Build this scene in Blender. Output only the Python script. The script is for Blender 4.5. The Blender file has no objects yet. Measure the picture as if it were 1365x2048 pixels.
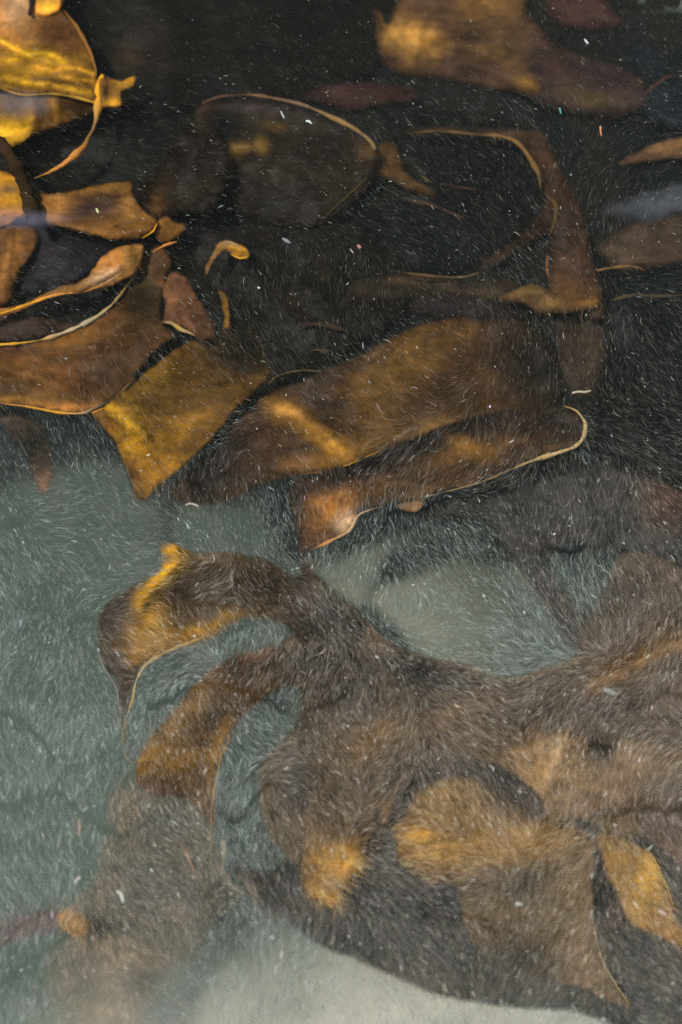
import bpy, math, random
import numpy as np
from mathutils import Vector
from mathutils.geometry import delaunay_2d_cdt
from mathutils import noise as mnoise

random.seed(7)
rng = np.random.default_rng(7)
S = bpy.context.scene
COL = S.collection

# ------------------------------------------------------------------ camera
W, H = 1365.0, 2048.0
TILT = math.radians(9)
DIST = 2.6
LENS, SENS = 50.0, 24.0
FWD = np.array([0, math.sin(TILT), -math.cos(TILT)])
UPV = np.array([0, math.cos(TILT), math.sin(TILT)])
TARGET = np.array([0, 0, -0.08])
CAM = TARGET - FWD * DIST
cd = bpy.data.cameras.new('camera')
cam = bpy.data.objects.new('camera', cd)
COL.objects.link(cam)
cam.location = CAM
cam.rotation_euler = (TILT, 0, 0)
cd.sensor_fit = 'HORIZONTAL'
cd.sensor_width = SENS
cd.lens = LENS
cd.clip_start = 0.05
cd.clip_end = 300
cd.dof.use_dof = True
cd.dof.focus_distance = DIST + 0.01
cd.dof.aperture_fstop = 0.52
S.camera = cam

# ------------------------------------------------------------------ light
SUN_EL, SUN_AZ = math.radians(68), math.radians(285)     # azimuth: where the sun stands, from +y clockwise
world = bpy.data.worlds.new('World')
S.world = world
world.use_nodes = True
nt = world.node_tree
bg = nt.nodes['Background']
sky = nt.nodes.new('ShaderNodeTexSky')
sky.sky_type = 'NISHITA'
sky.sun_disc = False
sky.sun_elevation = SUN_EL
sky.sun_rotation = SUN_AZ
nt.links.new(sky.outputs[0], bg.inputs[0])
bg.inputs[1].default_value = 0.07
sl = bpy.data.lights.new('sun', 'SUN')
sl.energy = 3.0
sl.angle = math.radians(5)
sl.color = (1.0, 0.95, 0.86)
sun = bpy.data.objects.new('sun', sl)
COL.objects.link(sun)
sd = Vector((math.sin(SUN_AZ) * math.cos(SUN_EL), math.cos(SUN_AZ) * math.cos(SUN_EL), math.sin(SUN_EL)))
sun.rotation_euler = sd.to_track_quat('Z', 'Y').to_euler()
sun.location = sd * 5
S.view_settings.view_transform = 'Standard'
S.view_settings.look = 'None'
S.view_settings.gamma = 1.0
S.view_settings.exposure = 0.45
S.cycles.use_denoising = False
S.cycles.max_bounces = 8
S.cycles.volume_bounces = 2
S.cycles.transparent_max_bounces = 24

# ------------------------------------------------------------------ helpers
def P(px, py, z):
    """pixel of the 1365 x 2048 photograph -> world point(s) on the level z"""
    px, py, z = np.broadcast_arrays(np.asarray(px, float), np.asarray(py, float), np.asarray(z, float))
    x = (px / W - .5) * SENS / LENS
    y = (.5 - py / H) * SENS / LENS * H / W
    d = FWD[None, :] + np.stack([x.ravel(), y.ravel() * UPV[1], y.ravel() * UPV[2]], 1)
    t = (z.ravel() - CAM[2]) / d[:, 2]
    return CAM[None, :] + d * t[:, None]

def tag(o, label=None, cat=None, group=None, kind=None):
    if label: o['label'] = label
    if cat: o['category'] = cat
    if group: o['group'] = group
    if kind: o['kind'] = kind
    return o

def crom(pts, closed, step=6.0):
    p = np.array(pts, float)
    n = len(p)
    out = []
    segs = n if closed else n - 1
    for i in range(segs):
        if closed:
            a, b, c, d = p[(i - 1) % n], p[i], p[(i + 1) % n], p[(i + 2) % n]
        else:
            a, b, c, d = p[max(i - 1, 0)], p[i], p[i + 1], p[min(i + 2, n - 1)]
        k = max(2, int(np.linalg.norm((c - b)[:2]) / step))
        for j in range(k):
            t = j / k
            out.append(.5 * ((2 * b) + (c - a) * t + (2 * a - 5 * b + 4 * c - d) * t * t + (3 * b - a - 3 * c + d) * t ** 3))
    if not closed:
        out.append(p[-1])
    return np.array(out)

def inside(poly, x, y):
    r = np.zeros(x.shape, bool)
    n = len(poly)
    j = n - 1
    for i in range(n):
        xi, yi, xj, yj = poly[i, 0], poly[i, 1], poly[j, 0], poly[j, 1]
        c = ((yi > y) != (yj > y)) & (x < (xj - xi) * (y - yi) / ((yj - yi) + 1e-12) + xi)
        r ^= c
        j = i
    return r

def dseg(x, y, pts):
    """distance to a polyline, and the fraction along it"""
    pts = np.array(pts, float)
    best = np.full(x.shape, 1e9)
    for a, b in zip(pts[:-1, :2], pts[1:, :2]):
        ab = b - a
        t = np.clip(((x - a[0]) * ab[0] + (y - a[1]) * ab[1]) / (ab @ ab + 1e-9), 0, 1)
        best = np.minimum(best, np.hypot(x - a[0] - t * ab[0], y - a[1] - t * ab[1]))
    return best

_perm = rng.permutation(4096)
_val = rng.uniform(-1, 1, 4096)
def vnoise(x, y, seed=0):
    xi, yi = np.floor(x).astype(int), np.floor(y).astype(int)
    fx, fy = x - xi, y - yi
    fx, fy = fx * fx * (3 - 2 * fx), fy * fy * (3 - 2 * fy)
    def g(a, b):
        return _val[_perm[(a * 73 + _perm[(b * 37 + seed * 101) & 4095]) & 4095]]
    return (g(xi, yi) * (1 - fx) + g(xi + 1, yi) * fx) * (1 - fy) + (g(xi, yi + 1) * (1 - fx) + g(xi + 1, yi + 1) * fx) * fy
def fbm(x, y, seed=0, o=4):
    s, a = 0, 1
    for k in range(o):
        s = s + a * vnoise(x * 2 ** k, y * 2 ** k, seed + k); a *= .5
    return s / 1.9

# linear colours of the weed; the golds also paint its highlights
GOLD = (.90, .44, .025); YEL = (.95, .54, .025); ORG = (.78, .33, .07); AMB = (.30, .14, .03); BRN = (.13, .068, .03)
UMB = (.060, .036, .018); DRK = (.022, .016, .011); PUR = (.036, .026, .032); OLV = (.035, .026, .008); RED = (.11, .045, .03)
TAN = (.50, .33, .17); GRB = (.10, .075, .052); GRY = (.075, .072, .068); BLK = (.012, .012, .013); PCH = (.85, .58, .33)
CHA = (.036, .036, .036)

# ------------------------------------------------------------------ materials
def mat_weed(name, gloss=.05, transl=.35):
    m = bpy.data.materials.new(name)
    m.use_nodes = True
    t = m.node_tree; N = t.nodes; L = t.links
    N.clear()
    out = N.new('ShaderNodeOutputMaterial')
    at = N.new('ShaderNodeAttribute'); at.attribute_name = 'pigment_glow'
    th = N.new('ShaderNodeAttribute'); th.attribute_name = 'thin'
    tc = N.new('ShaderNodeTexCoord')
    n1 = N.new('ShaderNodeTexNoise'); n1.inputs['Scale'].default_value = 14; n1.inputs['Detail'].default_value = 6
    n1.inputs['Distortion'].default_value = 1.5
    mp = N.new('ShaderNodeMapping'); mp.inputs['Scale'].default_value = (1, 1.8, 1); mp.inputs['Rotation'].default_value = (0, 0, .5)
    L.new(tc.outputs['Object'], mp.inputs[0]); L.new(mp.outputs[0], n1.inputs['Vector'])
    n2 = N.new('ShaderNodeTexNoise'); n2.inputs['Scale'].default_value = 90; n2.inputs['Detail'].default_value = 5
    L.new(tc.outputs['Object'], n2.inputs['Vector'])
    r1 = N.new('ShaderNodeMapRange'); r1.inputs[1].default_value = .3; r1.inputs[2].default_value = .7
    r1.inputs[3].default_value = .5; r1.inputs[4].default_value = 1.4
    L.new(n1.outputs[0], r1.inputs[0])
    r2 = N.new('ShaderNodeMapRange'); r2.inputs[1].default_value = .3; r2.inputs[2].default_value = .7
    r2.inputs[3].default_value = .8; r2.inputs[4].default_value = 1.2
    L.new(n2.outputs[0], r2.inputs[0])
    mu = N.new('ShaderNodeMath'); mu.operation = 'MULTIPLY'
    L.new(r1.outputs[0], mu.inputs[0]); L.new(r2.outputs[0], mu.inputs[1])
    sc = N.new('ShaderNodeVectorMath'); sc.operation = 'SCALE'
    L.new(at.outputs['Color'], sc.inputs[0]); L.new(mu.outputs[0], sc.inputs['Scale'])
    df = N.new('ShaderNodeBsdfDiffuse'); tr = N.new('ShaderNodeBsdfTranslucent')
    L.new(sc.outputs[0], df.inputs[0]); L.new(sc.outputs[0], tr.inputs[0])
    m1 = N.new('ShaderNodeMixShader'); m1.inputs[0].default_value = transl
    L.new(df.outputs[0], m1.inputs[1]); L.new(tr.outputs[0], m1.inputs[2])
    gl = N.new('ShaderNodeBsdfGlossy'); gl.inputs['Roughness'].default_value = .38
    bp = N.new('ShaderNodeBump'); bp.inputs['Strength'].default_value = .35; bp.inputs['Distance'].default_value = .01
    L.new(n1.outputs[0], bp.inputs['Height'])
    for s in (df, gl): L.new(bp.outputs[0], s.inputs['Normal'])
    m2 = N.new('ShaderNodeMixShader'); m2.inputs[0].default_value = gloss * .05
    L.new(m1.outputs[0], m2.inputs[1]); L.new(gl.outputs[0], m2.inputs[2])
    tp = N.new('ShaderNodeBsdfTransparent')
    m3 = N.new('ShaderNodeMixShader')
    L.new(th.outputs['Fac'], m3.inputs[0]); L.new(m2.outputs[0], m3.inputs[1]); L.new(tp.outputs[0], m3.inputs[2])
    L.new(m3.outputs[0], out.inputs['Surface'])
    return m
WEED = mat_weed('kelp_tissue')

def mat_plain(name, attr, rough=.6, transl=0.0, alpha=None):
    m = bpy.data.materials.new(name); m.use_nodes = True
    t = m.node_tree; N = t.nodes; L = t.links; N.clear()
    out = N.new('ShaderNodeOutputMaterial')
    at = N.new('ShaderNodeAttribute'); at.attribute_name = attr
    df = N.new('ShaderNodeBsdfDiffuse'); L.new(at.outputs['Color'], df.inputs[0])
    last = df
    if transl:
        tr = N.new('ShaderNodeBsdfTranslucent'); L.new(at.outputs['Color'], tr.inputs[0])
        mx = N.new('ShaderNodeMixShader'); mx.inputs[0].default_value = transl
        L.new(df.outputs[0], mx.inputs[1]); L.new(tr.outputs[0], mx.inputs[2]); last = mx
    if alpha is not None:
        tp = N.new('ShaderNodeBsdfTransparent'); mx = N.new('ShaderNodeMixShader'); mx.inputs[0].default_value = alpha
        L.new(tp.outputs[0], mx.inputs[1]); L.new(last.outputs[0], mx.inputs[2]); last = mx
    L.new(last.outputs[0], out.inputs['Surface'])
    return m
RIB = mat_plain('kelp_edge_tissue', 'pigment_glow', transl=.3)
SILT = mat_plain('drifting_silt', 'tone', transl=.3)

# ------------------------------------------------------------------ builders
ALL_POLYS = []          # (outline, warmth) of what has been laid out: tints the silt strands above it
class Field:
    def __init__(s, z, ridges, spots, base, ruffle, seed, amp):
        s.z, s.ridges, s.spots, s.base, s.ruffle, s.seed, s.amp = z, ridges, spots, base, ruffle, seed, amp
    def height(s, x, y):
        if isinstance(s.z, (int, float)):
            h = np.full(x.shape, float(s.z))
        else:
            w = 0; a = 0
            for (cx, cy, cz) in s.z:
                k = 1 / (((x - cx) ** 2 + (y - cy) ** 2) / 1e4 + .05) ** 1.5
                w = w + k; a = a + k * cz
            h = a / w
        for pts, wd, hh in s.ridges:
            h = h + hh * np.exp(-(dseg(x, y, pts) / wd) ** 2)
        h = h + s.amp * fbm(x / 130, y / 130, s.seed)
        return h
    def colour(s, x, y):
        c = np.tile(np.array(s.base, float), (len(x), 1))
        for sp in s.spots:  # spots paint highlights, glowing creases and dark hollows into the colour
            if sp[0] == 'l':
                _, pts, wd, colr, al = sp
                q = dseg(x + 5 * fbm(x / 50, y / 50, s.seed + 5), y, pts) / wd
            else:
                cx, cy, rx, ry, rot, colr, al = sp
                r = math.radians(rot); dx, dy = x - cx, -(y - cy)
                u = (dx * math.cos(r) + dy * math.sin(r)) / rx; v = (-dx * math.sin(r) + dy * math.cos(r)) / ry
                q = np.hypot(u, v) * (1 + .35 * fbm(x / 45, y / 45, s.seed + 3))
            a = (al * np.exp(-q ** 2.2))[:, None]
            c = c * (1 - a) + np.array(colr)[None, :] * a
        return c

def tube(name, pts, radii, fld_or_z, colr, parent=None, lift=0.0, flat=1.0, mat=None, seg=8, origin=None, wob=0.0):
    p = crom(pts, False, 7)
    n = len(p)
    rr = np.interp(np.linspace(0, 1, n), np.linspace(0, 1, len(radii)), radii)
    if wob: p[:, 0] += wob * fbm(p[:, 1] / 18, p[:, 0] / 18, 9); rr = rr * np.clip(.68 + .9 * fbm(p[:, 0] / 26, p[:, 1] / 26, 4), .12, 1.7)
    if callable(getattr(fld_or_z, 'height', None)):
        z = fld_or_z.height(p[:, 0], p[:, 1]) + lift
    elif isinstance(fld_or_z, (list, tuple)):
        z = np.interp(np.linspace(0, 1, n), np.linspace(0, 1, len(fld_or_z)), fld_or_z) + lift
    else:
        z = np.full(n, fld_or_z + lift)
    c = P(p[:, 0], p[:, 1], z)
    px = 0.48 * DIST / W
    V, F, Cc = [], [], []
    tan = np.gradient(c, axis=0); tan /= np.linalg.norm(tan, axis=1)[:, None] + 1e-12
    up = np.array([0, 0, 1.0])
    for i in range(n):
        s = np.cross(tan[i], up); s /= np.linalg.norm(s) + 1e-9
        u = np.cross(s, tan[i])
        for k in range(seg):
            a = 2 * math.pi * k / seg
            V.append(c[i] + rr[i] * px * (math.cos(a) * s + flat * math.sin(a) * u))
    for i in range(n - 1):
        for k in range(seg):
            k2 = (k + 1) % seg
            F.append((i * seg + k, i * seg + k2, (i + 1) * seg + k2, (i + 1) * seg + k))
    F.append(tuple(range(seg))[::-1]); F.append(tuple((n - 1) * seg + k for k in range(seg)))
    V = np.array(V)
    o0 = V.mean(0) if origin is None else np.array(origin)
    me = bpy.data.meshes.new(name)
    me.from_pydata((V - o0).tolist(), [], F)
    me.polygons.foreach_set('use_smooth', [True] * len(me.polygons))
    ca = me.attributes.new('pigment_glow', 'FLOAT_COLOR', 'POINT')
    cols = np.ones((len(V), 4)); cc = np.array(colr, float)
    if cc.ndim == 2:
        tt = np.repeat(np.linspace(0, 1, n), seg)
        for k in range(3): cols[:, k] = np.interp(tt, np.linspace(0, 1, len(cc)), cc[:, k])
    else:
        cols[:, :3] = cc
    cols[:, :3] *= (1 + .25 * fbm(np.repeat(p[:, 0], seg) / 25, np.repeat(p[:, 1], seg) / 25, 2))[:, None]
    ca.data.foreach_set('color', cols.ravel().astype(np.float32))
    me.materials.append(mat or RIB)
    o = bpy.data.objects.new(name, me)
    COL.objects.link(o)
    if parent is None or origin is None:
        o.location = o0
    if parent is not None:
        o.parent = parent
        if origin is not None: o.location = (0, 0, 0)
    return o

def blade(label, outline, z, base, spots=(), ridges=(), edges=(), name='kelp_frond', cat='kelp frond', group=None,
          soft=4, see=0.0, amp=.017, step=8, thick=.0018, rag=2.5, warmth=1.0, holes=()):
    seed = len(ALL_POLYS) * 7 + 1
    ol = crom(outline, True, 7)
    nx = fbm(ol[:, 0] / 22, ol[:, 1] / 22, seed); ny = fbm(ol[:, 0] / 22, ol[:, 1] / 22, seed + 50)
    ol = ol + rag * 1.6 * np.stack([nx, ny], 1)
    ol[:, 0] += 1.2 * fbm(ol[:, 0] / 7, ol[:, 1] / 7, seed + 30); ol[:, 0] += 2.5 * fbm(ol[:, 0] / 70, ol[:, 1] / 9, seed + 20)
    fld = Field(z, ridges, spots, base, 0, seed, amp)
    nxt = np.roll(ol, -1, 0)
    area = abs((ol[:, 0] * nxt[:, 1] - nxt[:, 0] * ol[:, 1]).sum()) / 2
    step = min(step, max(3.5, .5 * area / np.hypot(*(nxt - ol).T).sum()))
    x0, y0 = ol.min(0); x1, y1 = ol.max(0)
    gx, gy = np.meshgrid(np.arange(x0, x1, step), np.arange(y0, y1, step))
    gx = gx + rng.uniform(-.3, .3, gx.shape) * step; gy = gy + rng.uniform(-.3, .3, gy.shape) * step
    gx, gy = gx.ravel(), gy.ravel()
    m = inside(ol, gx, gy)
    gx, gy = gx[m], gy[m]
    cl = np.vstack([ol, ol[:1]])
    d = dseg(gx, gy, cl)
    k = d > .4 * step
    gx, gy = gx[k], gy[k]
    nb = len(ol)
    pts = [Vector((a, b)) for a, b in ol] + [Vector((a, b)) for a, b in zip(gx, gy)]
    r = delaunay_2d_cdt(pts, [], [list(range(nb))], 1, 1e-4)
    v2 = np.array([(v[0], v[1]) for v in r[0]]); faces = [tuple(f) for f in r[2]]
    x, y = v2[:, 0], v2[:, 1]
    dd = dseg(x, y, cl)
    h = fld.height(x, y)
    ruf = np.exp(-dd / 18)
    h = h + ruf * .010 * fbm(x / 30, y / 30, seed + 9)
    w = P(x, y, h)
    o0 = w.mean(0)
    me = bpy.data.meshes.new(name)
    me.from_pydata((w - o0).tolist(), [], faces)
    # face up
    nz = sum(p.normal.z for p in me.polygons)
    if nz < 0: me.flip_normals()
    me.polygons.foreach_set('use_smooth', [True] * len(me.polygons))
    cc = fld.colour(x, y)
    lum = cc.mean(1)
    tone_glow = (1 + .62 * fbm(x / 85, y / 60, seed + 60, 3)) * (1 + .18 * fbm(x / 12, y / 12, seed + 61, 2)) * (.32 + .68 * np.clip(lum / .045, 0, 1))  # random mottling; dark tones are pushed darker still
    tone_glow = tone_glow * (1 + .35 * np.exp(-dd / 8) * np.clip(.5 + fbm(x / 40, y / 40, seed + 62), 0, 1.3))     # margins brightened in colour to paint a rim glow
    cols = np.ones((len(w), 4)); cols[:, :3] = np.clip(cc * tone_glow[:, None], 0.002, .95)
    me.attributes.new('pigment_glow', 'FLOAT_COLOR', 'POINT').data.foreach_set('color', cols.ravel().astype(np.float32))
    th = np.full(len(w), see)
    if soft: 
        e = np.clip(dd / soft, 0, 1); e = e * e * (3 - 2 * e)
        th = 1 - (1 - see) * e
    me.attributes.new('thin', 'FLOAT', 'POINT').data.foreach_set('value', th.astype(np.float32))
    me.materials.append(WEED)
    o = bpy.data.objects.new('lamina' if edges else name, me)
    COL.objects.link(o)
    if thick:
        s = o.modifiers.new('thickness', 'SOLIDIFY'); s.thickness = thick; s.offset = -1
    if edges:
        lam = o
        o = bpy.data.objects.new(name, None); o.empty_display_size = .05
        COL.objects.link(o); lam.parent = o
    o.location = o0
    tag(o, label, cat, group)
    ALL_POLYS.append((ol, fld))
    for e in edges:
        pts, radii, colr = e[:3]
        lift = e[3] if len(e) > 3 else .002
        nm = e[4] if len(e) > 4 else 'curled_edge'
        tube(nm, pts, radii, fld, colr, parent=o, lift=lift, origin=o0, wob=2.0)
    return o

# ------------------------------------------------------------------ setting: seabed, added dark backing, water
def mat_ground(name, c1, c2, c3, s1, s2, bank=False):
    m = bpy.data.materials.new(name); m.use_nodes = True
    t = m.node_tree; N = t.nodes; L = t.links; N.clear()
    out = N.new('ShaderNodeOutputMaterial'); df = N.new('ShaderNodeBsdfDiffuse')
    tc = N.new('ShaderNodeTexCoord')
    a = N.new('ShaderNodeTexNoise'); a.inputs['Scale'].default_value = s1; a.inputs['Detail'].default_value = 8
    b = N.new('ShaderNodeTexNoise'); b.inputs['Scale'].default_value = s2; b.inputs['Detail'].default_value = 6
    for n in (a, b): L.new(tc.outputs['Object'], n.inputs['Vector'])
    r = N.new('ShaderNodeValToRGB')
    r.color_ramp.elements[0].position = .3; r.color_ramp.elements[0].color = (*c1, 1)
    r.color_ramp.elements[1].position = .7; r.color_ramp.elements[1].color = (*c2, 1)
    L.new(a.outputs[0], r.inputs[0])
    mx = N.new('ShaderNodeMix'); mx.data_type = 'RGBA'
    mr = N.new('ShaderNodeMapRange'); mr.inputs[1].default_value = .5; mr.inputs[2].default_value = .7; mr.inputs[4].default_value = .6
    L.new(b.outputs[0], mr.inputs[0]); L.new(mr.outputs[0], mx.inputs[0])
    L.new(r.outputs[0], mx.inputs[6]); mx.inputs[7].default_value = (*c3, 1)
    bp = N.new('ShaderNodeBump'); bp.inputs['Distance'].default_value = .005; L.new(b.outputs[0], bp.inputs['Height'])
    L.new(bp.outputs[0], df.inputs['Normal']); L.new(df.outputs[0], out.inputs[0])
    if bank:                                      # clean pale sand lies along the near side of the bed
        sp = N.new('ShaderNodeSeparateXYZ'); L.new(tc.outputs['Object'], sp.inputs[0])
        ad = N.new('ShaderNodeMath'); ad.operation = 'MULTIPLY_ADD'; L.new(a.outputs[0], ad.inputs[0]); ad.inputs[1].default_value = .5
        a2 = N.new('ShaderNodeMath'); a2.operation = 'MULTIPLY_ADD'; L.new(sp.outputs[0], a2.inputs[0]); a2.inputs[1].default_value = -.55; L.new(sp.outputs[1], a2.inputs[2]); L.new(a2.outputs[0], ad.inputs[2])
        mr2 = N.new('ShaderNodeMapRange'); mr2.interpolation_type = 'SMOOTHSTEP'
        mr2.inputs[1].default_value = -.32; mr2.inputs[2].default_value = -.84; mr2.inputs[3].default_value = 0; mr2.inputs[4].default_value = 1
        L.new(ad.outputs[0], mr2.inputs[0])
        m4 = N.new('ShaderNodeMix'); m4.data_type = 'RGBA'; L.new(mr2.outputs[0], m4.inputs[0]); L.new(mx.outputs[2], m4.inputs[6]); m4.inputs[7].default_value = (.60, .58, .48, 1)
        vd = N.new('ShaderNodeVectorMath'); vd.operation = 'DISTANCE'; L.new(tc.outputs['Object'], vd.inputs[0]); vd.inputs[1].default_value = (.20, -.20, -.5)  # second pale patch painted to brighten the shaded open bed
        m5 = N.new('ShaderNodeMapRange'); m5.interpolation_type = 'SMOOTHSTEP'; L.new(vd.outputs['Value'], m5.inputs[0])
        m5.inputs[1].default_value = .50; m5.inputs[2].default_value = .22; m5.inputs[3].default_value = 0; m5.inputs[4].default_value = .8
        m6 = N.new('ShaderNodeMix'); m6.data_type = 'RGBA'; L.new(m5.outputs[0], m6.inputs[0]); L.new(m4.outputs[2], m6.inputs[6]); m6.inputs[7].default_value = (.25, .265, .205, 1)
        L.new(m6.outputs[2], df.inputs[0])
    else:
        L.new(mx.outputs[2], df.inputs[0])
    return m
SAND = mat_ground('pale_silt', (.040, .060, .051), (.064, .086, .072), (.10, .118, .098), 1.6, 30, True)
BACKING = mat_ground('gap_black', (.005, .005, .005), (.011, .010, .008), (.014, .015, .014), 5, 40)

def sheet(name, xs, ys, zf, mat):
    X, Y = np.meshgrid(xs, ys); Z = zf(X, Y)
    V = np.stack([X.ravel(), Y.ravel(), Z.ravel()], 1)
    nx, ny = len(xs), len(ys)
    i = np.arange(nx * ny).reshape(ny, nx)
    F = np.stack([i[:-1, :-1].ravel(), i[:-1, 1:].ravel(), i[1:, 1:].ravel(), i[1:, :-1].ravel()], 1)
    me = bpy.data.meshes.new(name); me.from_pydata(V.tolist(), [], F.tolist())
    me.polygons.foreach_set('use_smooth', [True] * len(me.polygons)); me.materials.append(mat)
    o = bpy.data.objects.new(name, me); COL.objects.link(o); o['kind'] = 'structure'
    return o
fine = np.linspace(-2, 2, 90)
far = np.array([3, 4.5, 7, 12, 20, 40])
ax = np.concatenate([-far[::-1], fine, far])
def bed(X, Y):
    z = -.78 + .04 * fbm(X * 1.5, Y * 1.5, 11) 
    z = z + .20 * np.exp(-(((X - .02) / .50) ** 2 + ((Y + 1.30) / .50) ** 2))     # a pale bank of silt at the near end
    z = z + .33 * np.exp(-(((X - .18) / .26) ** 2 + ((Y + .19) / .20) ** 2) ** 1.5)  # hump added to lift the open bed out of frond shadow
    return z
sheet('seabed', ax, ax, bed, SAND)


def added_shelf():  # dark backing added so the gaps between upper fronds look black
    ol = crom([(-900, -1200), (2300, -1200), (2300, 960), (1420, 935), (1330, 930), (1180, 905), (1100, 880), (1000, 850), (800, 850), (640, 885), (520, 900),
               (430, 900), (330, 880), (250, 800), (140, 780), (0, 765), (-200, 770), (-900, 800)], True, 20)
    step = 26
    x0, y0 = ol.min(0); x1, y1 = ol.max(0)
    gx, gy = np.meshgrid(np.arange(x0, x1, step), np.arange(y0, y1, step))
    gx = (gx + rng.uniform(-.3, .3, gx.shape) * step).ravel(); gy = (gy + rng.uniform(-.3, .3, gy.shape) * step).ravel()
    m = inside(ol, gx, gy); gx, gy = gx[m], gy[m]
    cl = np.vstack([ol, ol[:1]]); k = dseg(gx, gy, cl) > 10; gx, gy = gx[k], gy[k]
    r = delaunay_2d_cdt([Vector((a, b)) for a, b in ol] + [Vector((a, b)) for a, b in zip(gx, gy)], [], [list(range(len(ol)))], 1, 1e-4)
    v2 = np.array([(v[0], v[1]) for v in r[0]]); x, y = v2[:, 0], v2[:, 1]
    d = dseg(x, y, cl)
    h = -.178 + .018 * fbm(x / 120, y / 120, 70) - .05 * np.exp(-d / 25)
    w = P(x, y, h)
    n = len(w); nb = len(ol)
    low = w[:nb].copy(); low[:, 2] = -1.3; low[:, 1] += .40
    V = np.vstack([w, low]); F = [tuple(f) for f in r[2]]
    F += [(i, (i + 1) % nb, n + (i + 1) % nb, n + i) for i in range(nb)]
    me = bpy.data.meshes.new('dark_backing'); me.from_pydata(V.tolist(), [], F); me.materials.append(BACKING)
    me.polygons.foreach_set('use_smooth', [True] * len(me.polygons))
    o = bpy.data.objects.new('dark_backing', me); COL.objects.link(o); o['kind'] = 'structure'
added_shelf()

def water():
    me = bpy.data.meshes.new('water')
    a = 14.0; z0, z1 = -3.0, 0.0
    v = [(-a, -a, z0), (a, -a, z0), (a, a, z0), (-a, a, z0), (-a, -a, z1), (a, -a, z1), (a, a, z1), (-a, a, z1)]
    me.from_pydata(v, [], [(3, 2, 1, 0), (4, 5, 6, 7), (0, 1, 5, 4), (1, 2, 6, 5), (2, 3, 7, 6), (3, 0, 4, 7)])
    m = bpy.data.materials.new('murky_water'); m.use_nodes = True
    t = m.node_tree; t.nodes.clear()
    out = t.nodes.new('ShaderNodeOutputMaterial'); pv = t.nodes.new('ShaderNodeVolumePrincipled')
    pv.inputs['Color'].default_value = (.52, .58, .50, 1)
    pv.inputs['Density'].default_value = WATER
    pv.inputs['Anisotropy'].default_value = .0
    t.links.new(pv.outputs[0], out.inputs['Volume'])
    me.materials.append(m)
    o = bpy.data.objects.new('water', me); COL.objects.link(o); o['kind'] = 'stuff'
WATER = .25
water()

# ------------------------------------------------------------------ kelp, upper left tangle
blade('golden kelp blade filling the top left corner, pale gold lower rim', [(-80, -80), (112, -80), (124, 12), (152, 48), (180, 98), (194, 150), (204, 205), (150, 194), (95, 186), (45, 188), (0, 178), (-80, 168)],
      -.080, (.17, .075, .016), spots=[(20, 60, 60, 70, 0, ORG, .5), (45, 135, 90, 42, 0, (.62, .33, .02), .85), (150, 150, 50, 40, 0, (.38, .19, .02), .6), (120, 75, 60, 34, -20, (.09, .038, .014), .9), (30, 20, 50, 34, 0, (.55, .28, .09), .6), (35, 5, 28, 40, 0, PCH, .4),
              (100, 160, 60, 9, -8, (.16, .08, .02), .8), (60, 125, 36, 7, 10, (.28, .14, .02), .7), (5, 150, 30, 14, -30, (.12, .05, .01), .7), ('l', [(-10, 75), (20, 90), (45, 106), (100, 108), (130, 124)], 5, YEL, .9), ('l', [(0, 150), (40, 165), (100, 168), (180, 186)], 4, YEL, .8),
              ('l', [(60, 130), (110, 140), (150, 132), (190, 150)], 3.5, GOLD, .7), ('l', [(20, 118), (60, 112), (100, 122)], 3, YEL, .7), ('l', [(120, 150), (150, 160), (195, 162)], 3, GOLD, .7)],
      ridges=[([(0, 80), (40, 108), (110, 108), (170, 130)], 9, .012), ([(60, 150), (150, 160), (200, 200)], 9, .010), ([(-20, 130), (40, 160), (90, 172)], 10, .012), ([(60, 128), (110, 140), (190, 148)], 6, .006)], step=6, rag=4,
      edges=[([(128, 20), (152, 50), (172, 85), (188, 125), (193, 150)], [1, 4, 5, 3, 1], (.4, .17, .04)), ([(0, 176), (45, 189), (100, 187), (150, 194), (195, 206)], [1, 3, 3, 4, 2], (.6, .34, .04))], see=.05)
blade('small amber kelp lobe behind the rim at the top edge, dark fold beside it', [(70, -60), (118, -60), (122, 10), (105, 26), (68, 32), (62, 0)], -.068, (.6, .28, .05), spots=[(95, 15, 25, 18, 0, GOLD, .8)],
      edges=[([(66, -40), (64, 0), (60, 30)], [7, 8, 4], PUR, .006, 'dark_fold')])
blade('glossy golden brown kelp blade at the left edge just under the top corner blade', [(-80, 170), (0, 186), (60, 192), (120, 192), (196, 208), (190, 222), (140, 243), (90, 262), (30, 290), (12, 294), (-80, 240)],
      -.092, (.20, .09, .016), spots=[(5, 268, 44, 24, 15, YEL, .9), (60, 235, 12, 30, 0, GOLD, .5), (20, 215, 60, 18, 0, (.12, .06, .03), .6), (160, 215, 60, 30, 0, (.04, .022, .01), .85), (110, 215, 9, 26, 10, GOLD, .3), (50, 198, 40, 10, 0, GRY, .6)],
      ridges=[([(60, 195), (66, 240), (50, 280)], 14, .015), ([(110, 195), (112, 250)], 10, .010), ([(0, 270), (60, 262)], 18, .015)])
blade('small gold kelp flap with a square end beside the knot at top left', [(196, 160), (215, 152), (240, 158), (272, 150), (266, 172), (240, 182), (243, 210), (222, 214), (200, 212)], -.086, AMB,
      spots=[(255, 162, 26, 10, 10, GOLD, .8), (225, 205, 20, 12, 0, GOLD, .9), (212, 183, 12, 12, 0, UMB, .9)], ridges=[([(204, 160), (206, 212)], 8, .014)], soft=5)
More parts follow.
